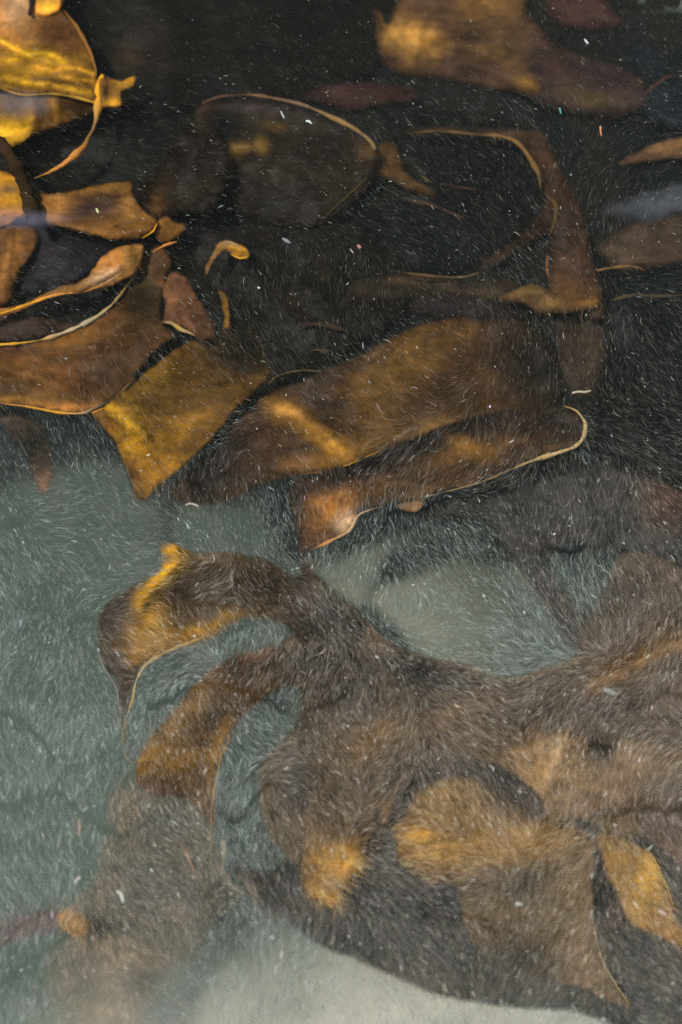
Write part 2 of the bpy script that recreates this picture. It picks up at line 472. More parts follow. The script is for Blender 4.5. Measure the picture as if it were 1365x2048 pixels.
o = tube('kelp_stalk', [(205, 150), (196, 175), (199, 205), (192, 240), (182, 268), (162, 298), (120, 333), (85, 350), (70, 356)], [6, 9, 11, 5, 8, 9, 6, 3, 1], [-.075, -.07, -.075, -.08], (GOLD, GOLD, (.45, .25, .08), AMB, ORG, ORG, (.6, .3, .05)), wob=4)
tag(o, 'thin orange kelp stalk curving down to the left below the top left knot', 'kelp stalk')
o = tube('kelp_stalk', [(-40, 270), (5, 292), (30, 330), (52, 380), (66, 430), (72, 452)], [15, 17, 20, 23, 23, 14], [-.05, -.05, -.055, -.07], (UMB, UMB, (.03, .02, .01), (.045, .03, .012), UMB), flat=.7, wob=3)
tag(o, 'thick dark brown kelp stalk bending down across the left edge', 'kelp stalk')
blade('yellow orange kelp blade at the left edge behind the thick dark stalk', [(-80, 335), (10, 343), (42, 352), (60, 395), (64, 430), (30, 440), (0, 452), (-80, 450)], -.098, (.42, .19, .018),
      spots=[(20, 358, 40, 10, 0, GOLD, .5), (15, 400, 40, 20, 0, GOLD, .6), (20, 378, 26, 8, 10, GRB, .6), (30, 425, 40, 14, 0, ORG, .7)], ridges=[([(0, 350), (35, 355), (50, 400)], 10, .012)])
blade('amber kelp blade with a dusky violet middle, twisting to a point at its right', [(66, 385), (100, 386), (150, 379), (200, 367), (262, 362), (266, 390), (285, 418), (312, 438), (306, 462), (275, 480), (232, 482), (180, 468), (130, 455), (70, 440)],
      [(80, 400, -.085), (250, 400, -.10), (310, 450, -.08)], (.22, .10, .022), spots=[(180, 418, 68, 26, 12, PUR, .8), (110, 415, 30, 22, 30, ORG, .75), (200, 372, 50, 8, 8, (.5, .24, .04), .8), (240, 470, 40, 10, -10, ORG, .4), (255, 400, 12, 40, 0, (.45, .22, .04), .6)],
      ridges=[([(100, 395), (180, 385), (250, 375)], 14, .01), ([(130, 450), (220, 470), (300, 455)], 13, .014)], edges=[([(285, 476), (306, 462), (314, 446)], [1, 3, 3], GOLD)])
blade('dark olive kelp blade hanging limp over the twist, left of centre at top', [(262, 372), (300, 340), (360, 250), (420, 230), (460, 320), (430, 420), (360, 430), (318, 440), (290, 416), (268, 395)], -.072, (.030, .020, .012),
      spots=[(310, 420, 16, 40, -20, AMB, .5), (275, 385, 12, 25, 0, PUR, .7)], soft=22, amp=.02)
blade('small orange kelp flap just right of the twist', [(312, 446), (330, 428), (350, 442), (372, 450), (352, 476), (322, 482), (308, 470)], -.086, (.24, .105, .02), spots=[(325, 434, 14, 8, 20, ORG, .6)], soft=6,
      edges=[([(306, 502), (330, 490), (354, 483)], [1, 4, 2], ORG, .004, 'torn_strip')])
blade('rusty brown kelp blade curling down the left edge below the stalk', [(-80, 440), (20, 446), (60, 452), (78, 474), (66, 505), (40, 540), (24, 590), (8, 614), (-80, 600)], -.108, (.13, .058, .016),
      spots=[(15, 540, 20, 60, -20, ORG, .35), (70, 446, 40, 16, 0, PUR, .7), (30, 480, 8, 30, -10, ORG, .4)], ridges=[([(20, 460), (12, 540), (5, 600)], 10, .014)])
blade('dark violet kelp blade folded behind the tangle at left, next to the bright orange lobe', [(60, 440), (120, 455), (180, 470), (240, 484), (290, 486), (280, 520), (230, 508), (190, 540), (120, 580), (50, 590), (35, 560), (60, 510)], -.135, (.020, .018, .022),
      spots=[(90, 500, 40, 20, 0, PUR, .6)], soft=8)
blade('bright orange kelp lobe tapering away to the left in a thin gold strip', [(-60, 622), (0, 616), (60, 602), (110, 575), (160, 560), (185, 540), (205, 512), (235, 492), (285, 486), (284, 520), (268, 548), (240, 562), (215, 573), (160, 586), (110, 592), (60, 612), (0, 634), (-60, 645)],
      -.098, (.42, .19, .04), spots=[(235, 510, 34, 26, 20, ORG, .9), (205, 552, 40, 9, 25, PCH, .75), (262, 520, 16, 34, -10, (.4, .22, .05), .6), (120, 565, 40, 18, 25, BRN, .9)],
      ridges=[([(140, 583), (190, 562), (240, 535)], 8, .016), ([(250, 490), (262, 530)], 14, .012)], edges=[([(0, 628), (60, 607), (110, 590), (170, 582), (215, 563), (245, 545)], [1, 4, 3, 5, 4, 1], (GOLD, GOLD, ORG, ORG, PCH))])
blade('large brown kelp blade below the gold loop, cut off by the left edge', [(-80, 690), (0, 690), (60, 682), (120, 668), (185, 640), (235, 605), (268, 560), (292, 510), (318, 486), (345, 520), (330, 560), (322, 610), (328, 650), (352, 672), (312, 700), (270, 752), (262, 770), (225, 795), (180, 826), (120, 824), (60, 812), (0, 806), (-80, 800)],
      [(0, 750, -.115), (200, 700, -.125), (300, 560, -.12), (180, 820, -.12)], (.115, .048, .013), spots=[(285, 600, 60, 75, 20, OLV, .9), (150, 675, 60, 22, 20, (.38, .17, .03), .7), (90, 740, 70, 26, -25, (.20, .08, .02), .6), (60, 775, 90, 10, -14, (.30, .15, .03), .5),
          (40, 740, 60, 12, -20, (.34, .16, .03), .6), (230, 740, 50, 40, 0, UMB, .6), (20, 800, 90, 9, -4, (.4, .19, .03), .8), (120, 816, 80, 8, 0, ORG, .6), (20, 775, 60, 7, -5, UMB, .7)],
      ridges=[([(0, 735), (80, 760), (160, 795)], 18, .012), ([(100, 700), (180, 690), (250, 640)], 25, .012)],
      edges=[([(-20, 690), (40, 686), (95, 676), (150, 656), (195, 632), (232, 600), (258, 566), (280, 535), (285, 500)], [4, 4, 4, 5, 6, 6, 5, 4, 2], (YEL, YEL, (.7, .5, .25), (.6, .5, .3), (.55, .38, .14), (.5, .32, .08), (.5, .25, .06)), .006),
             ([(0, 806), (60, 814), (120, 825), (165, 826), (185, 818), (230, 795), (262, 765)], [3, 4, 4, 3, 4, 4, 2], (ORG, (.7, .35, .05), GOLD, TAN, UMB, (.3, .16, .04)))])
blade('dusky brown strip of kelp inside the gold loop at the left edge', [(-60, 632), (0, 630), (60, 628), (120, 640), (165, 648), (140, 662), (90, 676), (0, 684), (-60, 684)], -.14, (.055, .030, .02), spots=[(60, 640, 60, 8, -3, RED, .5)])
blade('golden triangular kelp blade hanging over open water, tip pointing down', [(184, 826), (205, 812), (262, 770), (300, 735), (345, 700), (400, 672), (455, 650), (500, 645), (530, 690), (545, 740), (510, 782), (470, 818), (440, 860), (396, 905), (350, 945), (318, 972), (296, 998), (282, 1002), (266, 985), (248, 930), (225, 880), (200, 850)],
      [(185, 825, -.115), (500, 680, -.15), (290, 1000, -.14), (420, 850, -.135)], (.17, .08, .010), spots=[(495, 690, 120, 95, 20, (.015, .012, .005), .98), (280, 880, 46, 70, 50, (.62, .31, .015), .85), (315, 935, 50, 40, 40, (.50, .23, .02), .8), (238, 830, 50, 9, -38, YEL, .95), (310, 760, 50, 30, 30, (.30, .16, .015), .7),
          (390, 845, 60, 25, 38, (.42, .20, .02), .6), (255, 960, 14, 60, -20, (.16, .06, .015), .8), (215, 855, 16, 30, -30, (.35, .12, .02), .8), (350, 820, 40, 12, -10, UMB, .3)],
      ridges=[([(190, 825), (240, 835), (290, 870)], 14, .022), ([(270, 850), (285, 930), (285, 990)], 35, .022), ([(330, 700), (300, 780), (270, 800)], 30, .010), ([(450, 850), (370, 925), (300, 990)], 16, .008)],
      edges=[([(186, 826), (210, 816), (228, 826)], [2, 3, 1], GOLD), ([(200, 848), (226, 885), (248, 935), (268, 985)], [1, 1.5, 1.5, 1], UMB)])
blade('little kelp blade with a bright gold tip, twisting near the middle of the tangle', [(408, 545), (416, 520), (430, 492), (446, 479), (468, 484), (490, 494), (503, 506), (496, 515), (474, 515), (462, 508), (448, 500), (436, 508), (424, 530), (414, 552)], -.10, (.42, .22, .06),
      spots=[(478, 500, 26, 14, -15, GOLD, .9), (455, 484, 14, 6, 0, TAN, .7), (415, 535, 10, 22, 0, RED, .7)], ridges=[([(430, 515), (450, 490), (490, 500)], 7, .012)], edges=[([(440, 484), (462, 484), (485, 500)], [1, 2.5, 1], TAN), ([(462, 508), (480, 516), (498, 513)], [1, 3, 1], YEL)], soft=3)
blade('reddish brown kelp flap with a pale ruffled lower edge, left of centre', [(330, 560), (345, 540), (368, 548), (388, 578), (405, 605), (425, 640), (432, 672), (405, 680), (384, 668), (352, 650), (324, 645), (332, 610), (322, 585)], -.113, (.135, .058, .022),
      spots=[(360, 590, 36, 44, 0, (.17, .07, .03), .7), (410, 650, 20, 25, 0, UMB, .5)], ridges=[([(345, 560), (360, 610), (390, 660)], 16, .01)], edges=[([(322, 644), (345, 646), (360, 658), (376, 664), (393, 672)], [1, 5, 5, 4, 1], (GRB, TAN, (.6, .4, .1), TAN, AMB))], soft=4)
blade('narrow olive gold kelp curl beside the reddish flap', [(432, 580), (446, 584), (458, 604), (462, 630), (456, 656), (446, 655), (448, 630), (444, 606)], -.118, (.28, .14, .02), soft=5, spots=[(456, 620, 8, 20, 0, (.4, .22, .03), .6)])
blade('near black sheet added to fill the dark at the top of the photo left of centre', [(150, -90), (770, -90), (790, 40), (760, 140), (640, 200), (430, 215), (300, 240), (225, 215), (205, 120)], -.158, (.011, .009, .006), soft=26, amp=.008,  # this and the following near black sheets are added to darken gaps
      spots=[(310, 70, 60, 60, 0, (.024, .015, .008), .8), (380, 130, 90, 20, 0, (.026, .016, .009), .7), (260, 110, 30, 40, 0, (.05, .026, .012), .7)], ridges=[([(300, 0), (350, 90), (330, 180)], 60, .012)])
blade('black brown sheet added for the dark in the middle of the tangle, right of the little gold tip', [(300, 455), (420, 440), (560, 450), (700, 430), (800, 480), (850, 560), (800, 640), (700, 700), (590, 760), (500, 790), (430, 720), (440, 640), (390, 560), (330, 540)], -.150, (.014, .011, .008), soft=30, amp=.02,
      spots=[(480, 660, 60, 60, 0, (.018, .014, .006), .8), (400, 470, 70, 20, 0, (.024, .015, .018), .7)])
blade('teal black sheet added for the dark at the right edge between the gold thread and the pale water', [(1170, 470), (1260, 540), (1440, 540), (1440, 960), (1300, 950), (1190, 910), (1180, 800), (1215, 700), (1195, 620)], -.158, (.011, .015, .016), soft=24, amp=.02, spots=[(1260, 800, 60, 60, 30, (.016, .013, .011), .7)])
blade('near black sheet added for the dark right of the dark red ring, upper right', [(1080, 60), (1200, 70), (1440, 60), (1440, 440), (1260, 450), (1180, 440), (1130, 330), (1080, 260), (1060, 180)], -.178, (.012, .015, .017), soft=26, amp=.005, spots=[(1300, 110, 60, 30, 0, (.016, .022, .032), .7), (1180, 300, 40, 40, 0, (.02, .016, .013), .7)])
blade('black sheet added for the dark in the gap of the dark red ring', [(760, 210), (900, 215), (1040, 240), (1090, 300), (1090, 430), (1020, 500), (860, 560), (700, 560), (640, 470), (740, 400), (790, 320)], -.168, (.010, .010, .009), soft=24, amp=.015, spots=[(760, 350, 30, 60, 0, (.022, .012, .007), .7)])
blade('black sheet added for the dark under the left tangle, seen between stalk and twist', [(-80, 270), (60, 270), (170, 240), (300, 230), (400, 240), (400, 380), (330, 460), (300, 520), (200, 600), (60, 640), (-80, 640)], -.155, (.009, .008, .006), soft=10, amp=.01)
# upper right, dim blades
blade('dim rounded kelp blade with a thin bright rim along its top, upper middle', [(384, 240), (392, 212), (430, 192), (490, 190), (550, 200), (610, 212), (660, 232), (700, 252), (735, 272), (765, 298), (780, 320), (764, 345), (735, 378), (690, 420), (640, 455), (540, 450), (460, 420), (410, 360), (380, 290)],
      -.135, (.034, .023, .013), spots=[(435, 316, 42, 15, 25, (.48, .25, .06), .95), (470, 300, 40, 10, 10, (.3, .16, .03), .6), (440, 262, 48, 28, 25, BLK, .95), (570, 235, 110, 26, -12, (.062, .048, .036), .8), (524, 292, 12, 16, 0, (.3, .17, .03), .8), (552, 252, 20, 8, -10, (.25, .13, .02), .6),
          (740, 300, 22, 24, -60, (.16, .09, .03), .7), (600, 400, 120, 50, 0, DRK, .8), (500, 212, 60, 7, 0, (.07, .05, .05), .7), (395, 215, 30, 16, 30, RED, .7)],
      ridges=[([(420, 325), (470, 295), (530, 290)], 18, .018), ([(515, 225), (520, 285)], 7, .012), ([(740, 275), (750, 310), (735, 345)], 14, .014)],
      edges=[([(405, 205), (445, 192), (500, 189), (560, 198), (615, 212), (655, 230), (700, 252), (735, 276), (752, 300)], [1, 2, 2, 2.5, 3, 4, 5, 6, 4], ((.3, .15, .09), (.45, .22, .1), (.35, .22, .12), (.4, .24, .08), (.25, .17, .07)), .003),
             ([(735, 355), (700, 388), (670, 415), (645, 440)], [2, 4, 4, 1], (.09, .06, .02))], soft=22, amp=.02)
blade('broad umber kelp sheet across the upper middle, orange spot at its left end', [(745, -90), (1040, -90), (1060, 20), (1095, 60), (1150, 100), (1230, 125), (1290, 160), (1275, 195), (1200, 220), (1120, 220), (1040, 190), (960, 175), (880, 160), (800, 150), (760, 120), (750, 60)],
      -.160, (.075, .038, .022), spots=[(833, 78, 52, 38, -15, (.62, .31, .055), 1), (1010, 40, 60, 100, 0, (.19, .10, .035), .7), (960, 10, 70, 30, 10, (.28, .14, .03), .6), (1000, 110, 80, 20, -15, (.22, .115, .03), .6), (1060, 168, 30, 12, -20, (.36, .19, .03), .8), (1180, 180, 60, 30, 0, (.07, .045, .02), .6),
          (1200, 130, 80, 40, 0, (.05, .032, .032), .8), (1080, 110, 50, 40, 0, (.05, .03, .026), .7)], ridges=[([(850, 60), (960, 50), (1040, 20)], 30, .02), ([(930, 120), (1060, 168)], 20, .015)], soft=26, amp=.02)
blade('dusky red kelp blade lying behind the rim, above the middle of the photo top', [(600, 190), (660, 165), (740, 160), (830, 170), (840, 200), (760, 215), (690, 222)], -.150, (.060, .026, .020), soft=24, amp=.008)
blade('reddish kelp lobe at the top edge, right of the umber sheet', [(1085, -60), (1180, -40), (1235, 20), (1250, 50), (1200, 62), (1140, 60), (1090, 25)], -.16, (.07, .032, .026), soft=24, spots=[(1180, 25, 60, 12, -10, (.10, .05, .035), .8)])
blade('slate blue kelp lobe with a russet rim at the right edge near the top', [(1420, 150), (1350, 148), (1320, 162), (1290, 190), (1285, 220), (1320, 250), (1420, 262)], -.15, (.020, .027, .034), soft=16,
      edges=[([(1365, 148), (1340, 152), (1318, 165), (1294, 186), (1284, 204)], [3, 5, 5, 3, 1], (.10, .05, .035))])
blade('orange brown kelp strip entering from the right edge, a quarter of the way down', [(1430, 262), (1350, 275), (1300, 290), (1255, 312), (1230, 330), (1300, 322), (1360, 316), (1430, 312)], -.145, (.17, .09, .04), spots=[(1345, 290, 50, 10, 12, (.40, .21, .06), .8), (1270, 315, 40, 10, 0, RED, .5)], soft=9)
blade('ring of dark red kelp looping around a black gap, upper right of centre', [(800, 258), (870, 250), (960, 254), (1040, 255), (1085, 262), (1110, 300), (1132, 350), (1160, 400), (1178, 460), (1190, 520), (1210, 590), (1205, 640), (1150, 630), (1105, 600), (1096, 545), (1098, 490), (1085, 470),
       (1040, 500), (985, 535), (950, 545), (975, 515), (1030, 475), (1075, 430), (1084, 385), (1075, 345), (1050, 305), (1015, 280), (960, 270), (890, 272), (830, 272)],
      -.135, (.052, .026, .014), spots=[(1150, 520, 60, 110, 0, (.085, .040, .020), .75), (1100, 320, 30, 70, 20, (.09, .045, .02), .6), (1140, 600, 70, 20, 5, (.20, .10, .03), .8), (1150, 570, 50, 20, 0, (.13, .06, .02), .6), (960, 262, 120, 12, 0, (.13, .075, .03), .7), (1000, 520, 50, 14, 35, (.08, .045, .02), .6)],
      edges=[([(820, 266), (880, 262), (950, 268), (1000, 272), (1035, 285), (1060, 315), (1078, 350), (1082, 380)], [1, 3, 4, 4, 5, 7, 6, 2], ((.15, .08, .04), (.2, .12, .05), (.28, .15, .05), (.26, .14, .04), (.2, .11, .04))),
             ([(1090, 385), (1112, 410), (1110, 440), (1100, 470)], [2, 5, 4, 1], (.14, .08, .03)), ([(1096, 510), (1096, 545), (1102, 560)], [1, 3, 1], (.25, .11, .04))], soft=16, amp=.02)
blade('teal black kelp hollow with a thin russet upper rim, right of centre', [(760, 402), (800, 393), (850, 402), (905, 424), (950, 452), (975, 500), (930, 545), (850, 548), (770, 520), (710, 480), (720, 430)], -.16, (.012, .015, .016), soft=22,
      edges=[([(795, 396), (825, 402), (860, 408), (890, 420), (930, 436)], [1, 3, 3, 2, 1], (.15, .07, .04))])
for i, (lab, pts, r, c) in enumerate([
        ('thin russet kelp thread in the black gap, upper right of centre', [(880, 368), (910, 372), (945, 378), (978, 384)], [1, 2.5, 2, 1], (.14, .07, .03)),
        ('short olive kelp thread at the left of the black gap', [(838, 348), (850, 356), (866, 366)], [1, 3, 1], (.13, .10, .04)),
        ('long thin orange kelp thread lying level below the dark red ring', [(780, 540), (830, 548), (880, 553), (925, 554), (960, 545)], [1, 4, 4, 5, 1], (.17, .10, .045)),
        ('short gold kelp thread by the right edge, level with the ring bottom', [(1196, 541), (1225, 535), (1265, 532), (1290, 540)], [1, 5, 4, 1], (.34, .18, .06)),
        ('dull olive kelp thread reaching the right edge, below the gold thread', [(1225, 600), (1270, 590), (1320, 592), (1390, 588)], [3, 7, 5, 3], (.09, .06, .025)),
        ('faint brown kelp thread in the dark water left of centre', [(585, 655), (620, 648), (660, 652), (700, 665)], [1, 5, 6, 1], (.055, .032, .02)),
        ('faint olive kelp thread just above the long arched one', [(620, 702), (640, 699), (665, 702)], [1, 4, 1], (.09, .06, .02)),
        ('long pale arched kelp thread above the big amber blade', [(535, 768), (560, 750), (600, 741), (645, 742)], [1, 2, 3, 1], (.17, .12, .05))]):
    tag(tube('kelp_thread', pts, r, -.125, c, wob=3), lab, 'kelp thread', 'thin kelp threads in the dark water')
blade('tan kelp fold with a bright patch painted on it, under the dark red ring', [(1040, 575), (1075, 566), (1110, 585), (1150, 598), (1190, 588), (1200, 610), (1160, 622), (1110, 628), (1075, 625), (1040, 605), (990, 605), (985, 596)], -.122, (.13, .07, .025), spots=[(1098, 603, 20, 12, -20, (.5, .28, .08), .8), (1175, 600, 30, 10, 5, (.32, .15, .03), .8), (1060, 580, 30, 10, -20, (.2, .13, .04), .6)], ridges=[([(1090, 590), (1110, 612)], 8, .01)], soft=7)
blade('dim violet kelp blade in the dark middle of the photo', [(800, 570), (870, 560), (960, 560), (1040, 590), (1060, 630), (980, 650), (880, 640), (810, 620)], -.160, (.036, .024, .025), soft=30, amp=.008)
blade('dusky plum kelp fold trailing off the umber sheet toward the slate blue lobe', [(1060, 120), (1140, 110), (1230, 140), (1300, 175), (1290, 215), (1220, 240), (1130, 225), (1060, 200), (1030, 160)], -.148, (.052, .031, .027), soft=28, amp=.010, spots=[(1180, 195, 60, 18, -10, (.11, .07, .025), .8), (1120, 140, 40, 20, -30, (.09, .04, .03), .7)])
blade('pale green sheet added for open water at the top right corner', [(1085, -60), (1440, -60), (1440, 20), (1365, 24), (1300, 28), (1220, 26), (1150, 18)], -.175, (.13, .16, .125), soft=12, see=.1)  # pale sheet added to stand for a patch of greenish water
blade('olive brown kelp loop curling in the dark below the black gap', [(700, 560), (780, 545), (860, 552), (940, 560), (1010, 552), (1050, 575), (1000, 600), (900, 590), (800, 600), (720, 600)], -.150, (.045, .030, .018), soft=18, amp=.02, spots=[(840, 556, 60, 10, 0, (.12, .07, .03), .7), (950, 592, 60, 12, 0, (.09, .055, .03), .7)])
blade('dull amber kelp flake between the rimmed blade and the dark red ring', [(745, 300), (775, 280), (800, 300), (815, 345), (860, 375), (880, 395), (830, 385), (780, 360), (750, 340)], -.145, (.10, .052, .016), soft=12, amp=.02)
blade('deep brown kelp drape hanging from the rimmed blade toward the big amber blade', [(500, 450), (600, 455), (680, 450), (730, 500), (740, 580), (690, 640), (600, 650), (540, 600), (500, 520)], -.146, (.030, .020, .012), soft=30, amp=.03, spots=[(620, 560, 30, 60, 20, (.045, .028, .014), .7)])
blade('brown whorled kelp sheet at the right edge, a quarter down', [(1430, 420), (1330, 430), (1250, 450), (1190, 490), (1180, 530), (1240, 545), (1330, 535), (1430, 530)], -.165, (.075, .048, .030), spots=[(1290, 515, 80, 20, 0, (.07, .04, .02), .7)], soft=24)
blade('dark upright kelp strap below the ring, right of centre', [(1105, 620), (1200, 630), (1212, 700), (1200, 780), (1160, 800), (1120, 760), (1110, 690)], -.165, (.055, .036, .022), soft=22)

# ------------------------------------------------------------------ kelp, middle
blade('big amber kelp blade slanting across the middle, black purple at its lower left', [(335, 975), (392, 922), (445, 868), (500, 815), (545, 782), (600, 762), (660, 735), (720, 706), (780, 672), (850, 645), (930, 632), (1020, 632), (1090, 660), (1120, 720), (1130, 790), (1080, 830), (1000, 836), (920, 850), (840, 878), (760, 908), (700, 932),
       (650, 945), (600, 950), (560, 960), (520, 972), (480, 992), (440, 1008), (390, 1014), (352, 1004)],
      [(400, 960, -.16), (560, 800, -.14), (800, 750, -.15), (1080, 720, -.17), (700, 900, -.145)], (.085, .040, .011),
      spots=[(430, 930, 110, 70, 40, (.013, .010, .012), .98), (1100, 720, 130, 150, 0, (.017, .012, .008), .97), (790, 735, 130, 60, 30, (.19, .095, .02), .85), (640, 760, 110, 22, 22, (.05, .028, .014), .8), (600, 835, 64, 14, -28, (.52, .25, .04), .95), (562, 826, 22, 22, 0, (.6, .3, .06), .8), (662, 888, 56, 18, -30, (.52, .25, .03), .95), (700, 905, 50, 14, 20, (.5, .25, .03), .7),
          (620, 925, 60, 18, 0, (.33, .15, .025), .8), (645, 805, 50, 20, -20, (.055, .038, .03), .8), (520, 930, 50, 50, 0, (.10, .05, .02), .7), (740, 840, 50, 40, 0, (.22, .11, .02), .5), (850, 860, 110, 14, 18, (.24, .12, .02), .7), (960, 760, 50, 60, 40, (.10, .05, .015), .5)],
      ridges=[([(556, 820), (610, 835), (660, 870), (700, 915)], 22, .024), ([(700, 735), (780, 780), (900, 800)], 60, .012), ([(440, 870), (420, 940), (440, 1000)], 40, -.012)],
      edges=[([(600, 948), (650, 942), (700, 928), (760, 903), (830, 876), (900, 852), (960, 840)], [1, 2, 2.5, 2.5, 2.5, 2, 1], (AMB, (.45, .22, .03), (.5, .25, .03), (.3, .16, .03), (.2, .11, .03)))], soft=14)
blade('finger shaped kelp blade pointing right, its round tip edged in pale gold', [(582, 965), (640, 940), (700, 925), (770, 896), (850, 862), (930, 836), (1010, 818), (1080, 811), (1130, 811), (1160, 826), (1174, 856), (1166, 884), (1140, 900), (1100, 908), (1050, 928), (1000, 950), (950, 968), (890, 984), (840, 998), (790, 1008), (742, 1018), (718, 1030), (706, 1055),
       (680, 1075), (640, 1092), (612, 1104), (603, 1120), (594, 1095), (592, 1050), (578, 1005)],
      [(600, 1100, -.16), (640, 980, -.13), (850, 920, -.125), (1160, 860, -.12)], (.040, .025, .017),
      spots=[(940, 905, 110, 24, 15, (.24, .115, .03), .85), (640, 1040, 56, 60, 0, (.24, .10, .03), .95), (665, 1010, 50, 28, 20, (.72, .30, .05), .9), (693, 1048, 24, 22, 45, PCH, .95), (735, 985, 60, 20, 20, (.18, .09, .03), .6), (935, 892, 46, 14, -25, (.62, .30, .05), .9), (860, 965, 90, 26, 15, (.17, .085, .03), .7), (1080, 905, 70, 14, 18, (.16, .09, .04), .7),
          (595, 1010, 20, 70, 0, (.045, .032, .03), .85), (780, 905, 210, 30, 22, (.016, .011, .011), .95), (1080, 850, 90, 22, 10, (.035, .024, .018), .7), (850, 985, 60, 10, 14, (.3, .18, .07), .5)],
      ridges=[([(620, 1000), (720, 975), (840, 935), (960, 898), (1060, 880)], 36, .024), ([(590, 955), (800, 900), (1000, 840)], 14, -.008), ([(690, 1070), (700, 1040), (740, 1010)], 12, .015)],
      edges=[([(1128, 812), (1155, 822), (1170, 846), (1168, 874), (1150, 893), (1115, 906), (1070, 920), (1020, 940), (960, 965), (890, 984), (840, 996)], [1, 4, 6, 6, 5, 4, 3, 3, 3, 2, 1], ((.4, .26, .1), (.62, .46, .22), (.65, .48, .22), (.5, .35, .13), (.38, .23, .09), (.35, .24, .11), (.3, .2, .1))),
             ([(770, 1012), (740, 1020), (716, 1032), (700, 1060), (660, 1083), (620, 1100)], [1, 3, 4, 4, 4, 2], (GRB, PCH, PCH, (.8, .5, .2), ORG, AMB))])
blade('tiny tan kelp flap under the middle of the finger shaped blade', [(796, 1010), (830, 998), (848, 996), (846, 1014), (835, 1024), (806, 1022)], -.145, (.36, .2, .09), soft=5)
blade('drab kelp tassel drooping over pale water at the left edge', [(-60, 805), (10, 812), (55, 826), (90, 855), (106, 905), (103, 960), (92, 994), (78, 985), (60, 945), (45, 905), (20, 880), (0, 850), (-60, 830)], [(0, 820, -.2), (90, 980, -.30)], (.072, .052, .034), spots=[(88, 965, 14, 34, -20, (.36, .19, .09), .9), (70, 930, 16, 30, -30, (.2, .12, .06), .6), (30, 840, 40, 20, 0, GRB, .5)], soft=10)
# arched blades over the pale water
blade('hooked kelp blade with a gold glow painted along its crease, its thin tip hanging down at left', [(318, 1088), (345, 1084), (368, 1092), (400, 1104), (460, 1102), (520, 1110), (560, 1130), (592, 1152), (608, 1120), (640, 1150), (690, 1192), (720, 1235), (700, 1300), (640, 1310), (600, 1286), (572, 1256), (528, 1238), (480, 1240), (430, 1266), (372, 1290), (318, 1312), (285, 1334), (270, 1365),
       (262, 1400), (250, 1440), (246, 1500), (240, 1460), (238, 1400), (232, 1362), (212, 1345), (196, 1302), (192, 1260), (205, 1215), (236, 1186), (262, 1172), (300, 1150), (322, 1128)],
      [(260, 1240, -.13), (450, 1170, -.15), (650, 1200, -.20), (245, 1480, -.13), (600, 1290, -.2)], (.070, .042, .018),
      spots=[(660, 1240, 130, 70, -40, (.040, .035, .031), .9), (300, 1275, 60, 40, 10, (.42, .21, .03), .85), (480, 1160, 110, 40, -5, (.060, .038, .016), .8), (345, 1105, 26, 26, 0, (.42, .22, .03), .95), ('l', [(352, 1095), (350, 1125), (320, 1155), (290, 1190), (280, 1212)], 15, (.95, .48, .02), .97), (250, 1260, 40, 40, 0, (.2, .12, .05), .5),
             (300, 1240, 26, 34, -20, (.85, .42, .03), .85), (385, 1266, 100, 18, 20, (.62, .31, .03), .9), (225, 1240, 26, 60, -15, (.040, .033, .030), .85), (225, 1330, 26, 36, 10, (.05, .044, .045), .8), (420, 1110, 50, 22, 0, (.18, .09, .02), .6), (243, 1420, 16, 60, 0, (.11, .09, .08), .6)],
      ridges=[([(350, 1090), (350, 1125), (320, 1158), (290, 1190), (278, 1215)], 13, .026), ([(278, 1215), (320, 1250), (400, 1262)], 26, .018)],
      edges=[([(480, 1241), (430, 1266), (372, 1288), (330, 1306), (292, 1330), (273, 1362), (266, 1400), (252, 1440), (247, 1480), (252, 1512), (270, 1530)], [1, 2, 4, 5, 7, 6, 5, 4.5, 5, 3, 2], ((.4, .24, .08), (.5, .3, .1), (.62, .42, .15), (.6, .46, .22), (.55, .42, .2), (.52, .38, .14), (.5, .36, .15), (.45, .32, .18))),
             ([(196, 1300), (210, 1340), (232, 1375), (240, 1430), (246, 1480)], [1, 2, 2.5, 3, 1], (.32, .29, .26))], soft=10, amp=.015)
blade('sickle shaped amber kelp blade curving down to a thin tip, lower left', [(700, 1300), (640, 1296), (580, 1292), (520, 1298), (470, 1312), (420, 1340), (372, 1385), (325, 1440), (290, 1490), (272, 1528), (272, 1568), (300, 1592), (350, 1600), (390, 1612), (416, 1650), (424, 1690), (428, 1640), (432, 1590), (434, 1545), (450, 1490), (480, 1440), (530, 1398), (590, 1376), (660, 1370), (720, 1350)],
      [(690, 1330, -.22), (450, 1400, -.15), (300, 1540, -.15), (424, 1690, -.2)], (.11, .058, .018), spots=[(640, 1330, 120, 50, 0, (.040, .034, .028), .92), (420, 1420, 70, 30, 40, (.050, .032, .014), .6), (350, 1440, 80, 24, 50, (.27, .13, .02), .85), (340, 1515, 80, 34, 0, (.36, .18, .03), .85), (435, 1510, 14, 60, -15, (.5, .26, .05), .8),
          (500, 1312, 60, 9, 5, (.2, .085, .03), .8), (390, 1570, 50, 26, 0, (.14, .08, .03), .6), (300, 1575, 30, 20, 0, (.2, .11, .06), .5)],
      ridges=[([(300, 1520), (370, 1530), (430, 1520)], 20, .014), ([(620, 1330), (480, 1350), (370, 1440), (300, 1530)], 45, .016)],
      edges=[([(462, 1468), (444, 1510), (434, 1550), (426, 1600), (422, 1650), (426, 1690)], [1, 3, 4, 3.5, 2.5, 1], (AMB, (.5, .28, .06), (.55, .3, .06), (.5, .28, .08), (.4, .24, .1)))], soft=9)
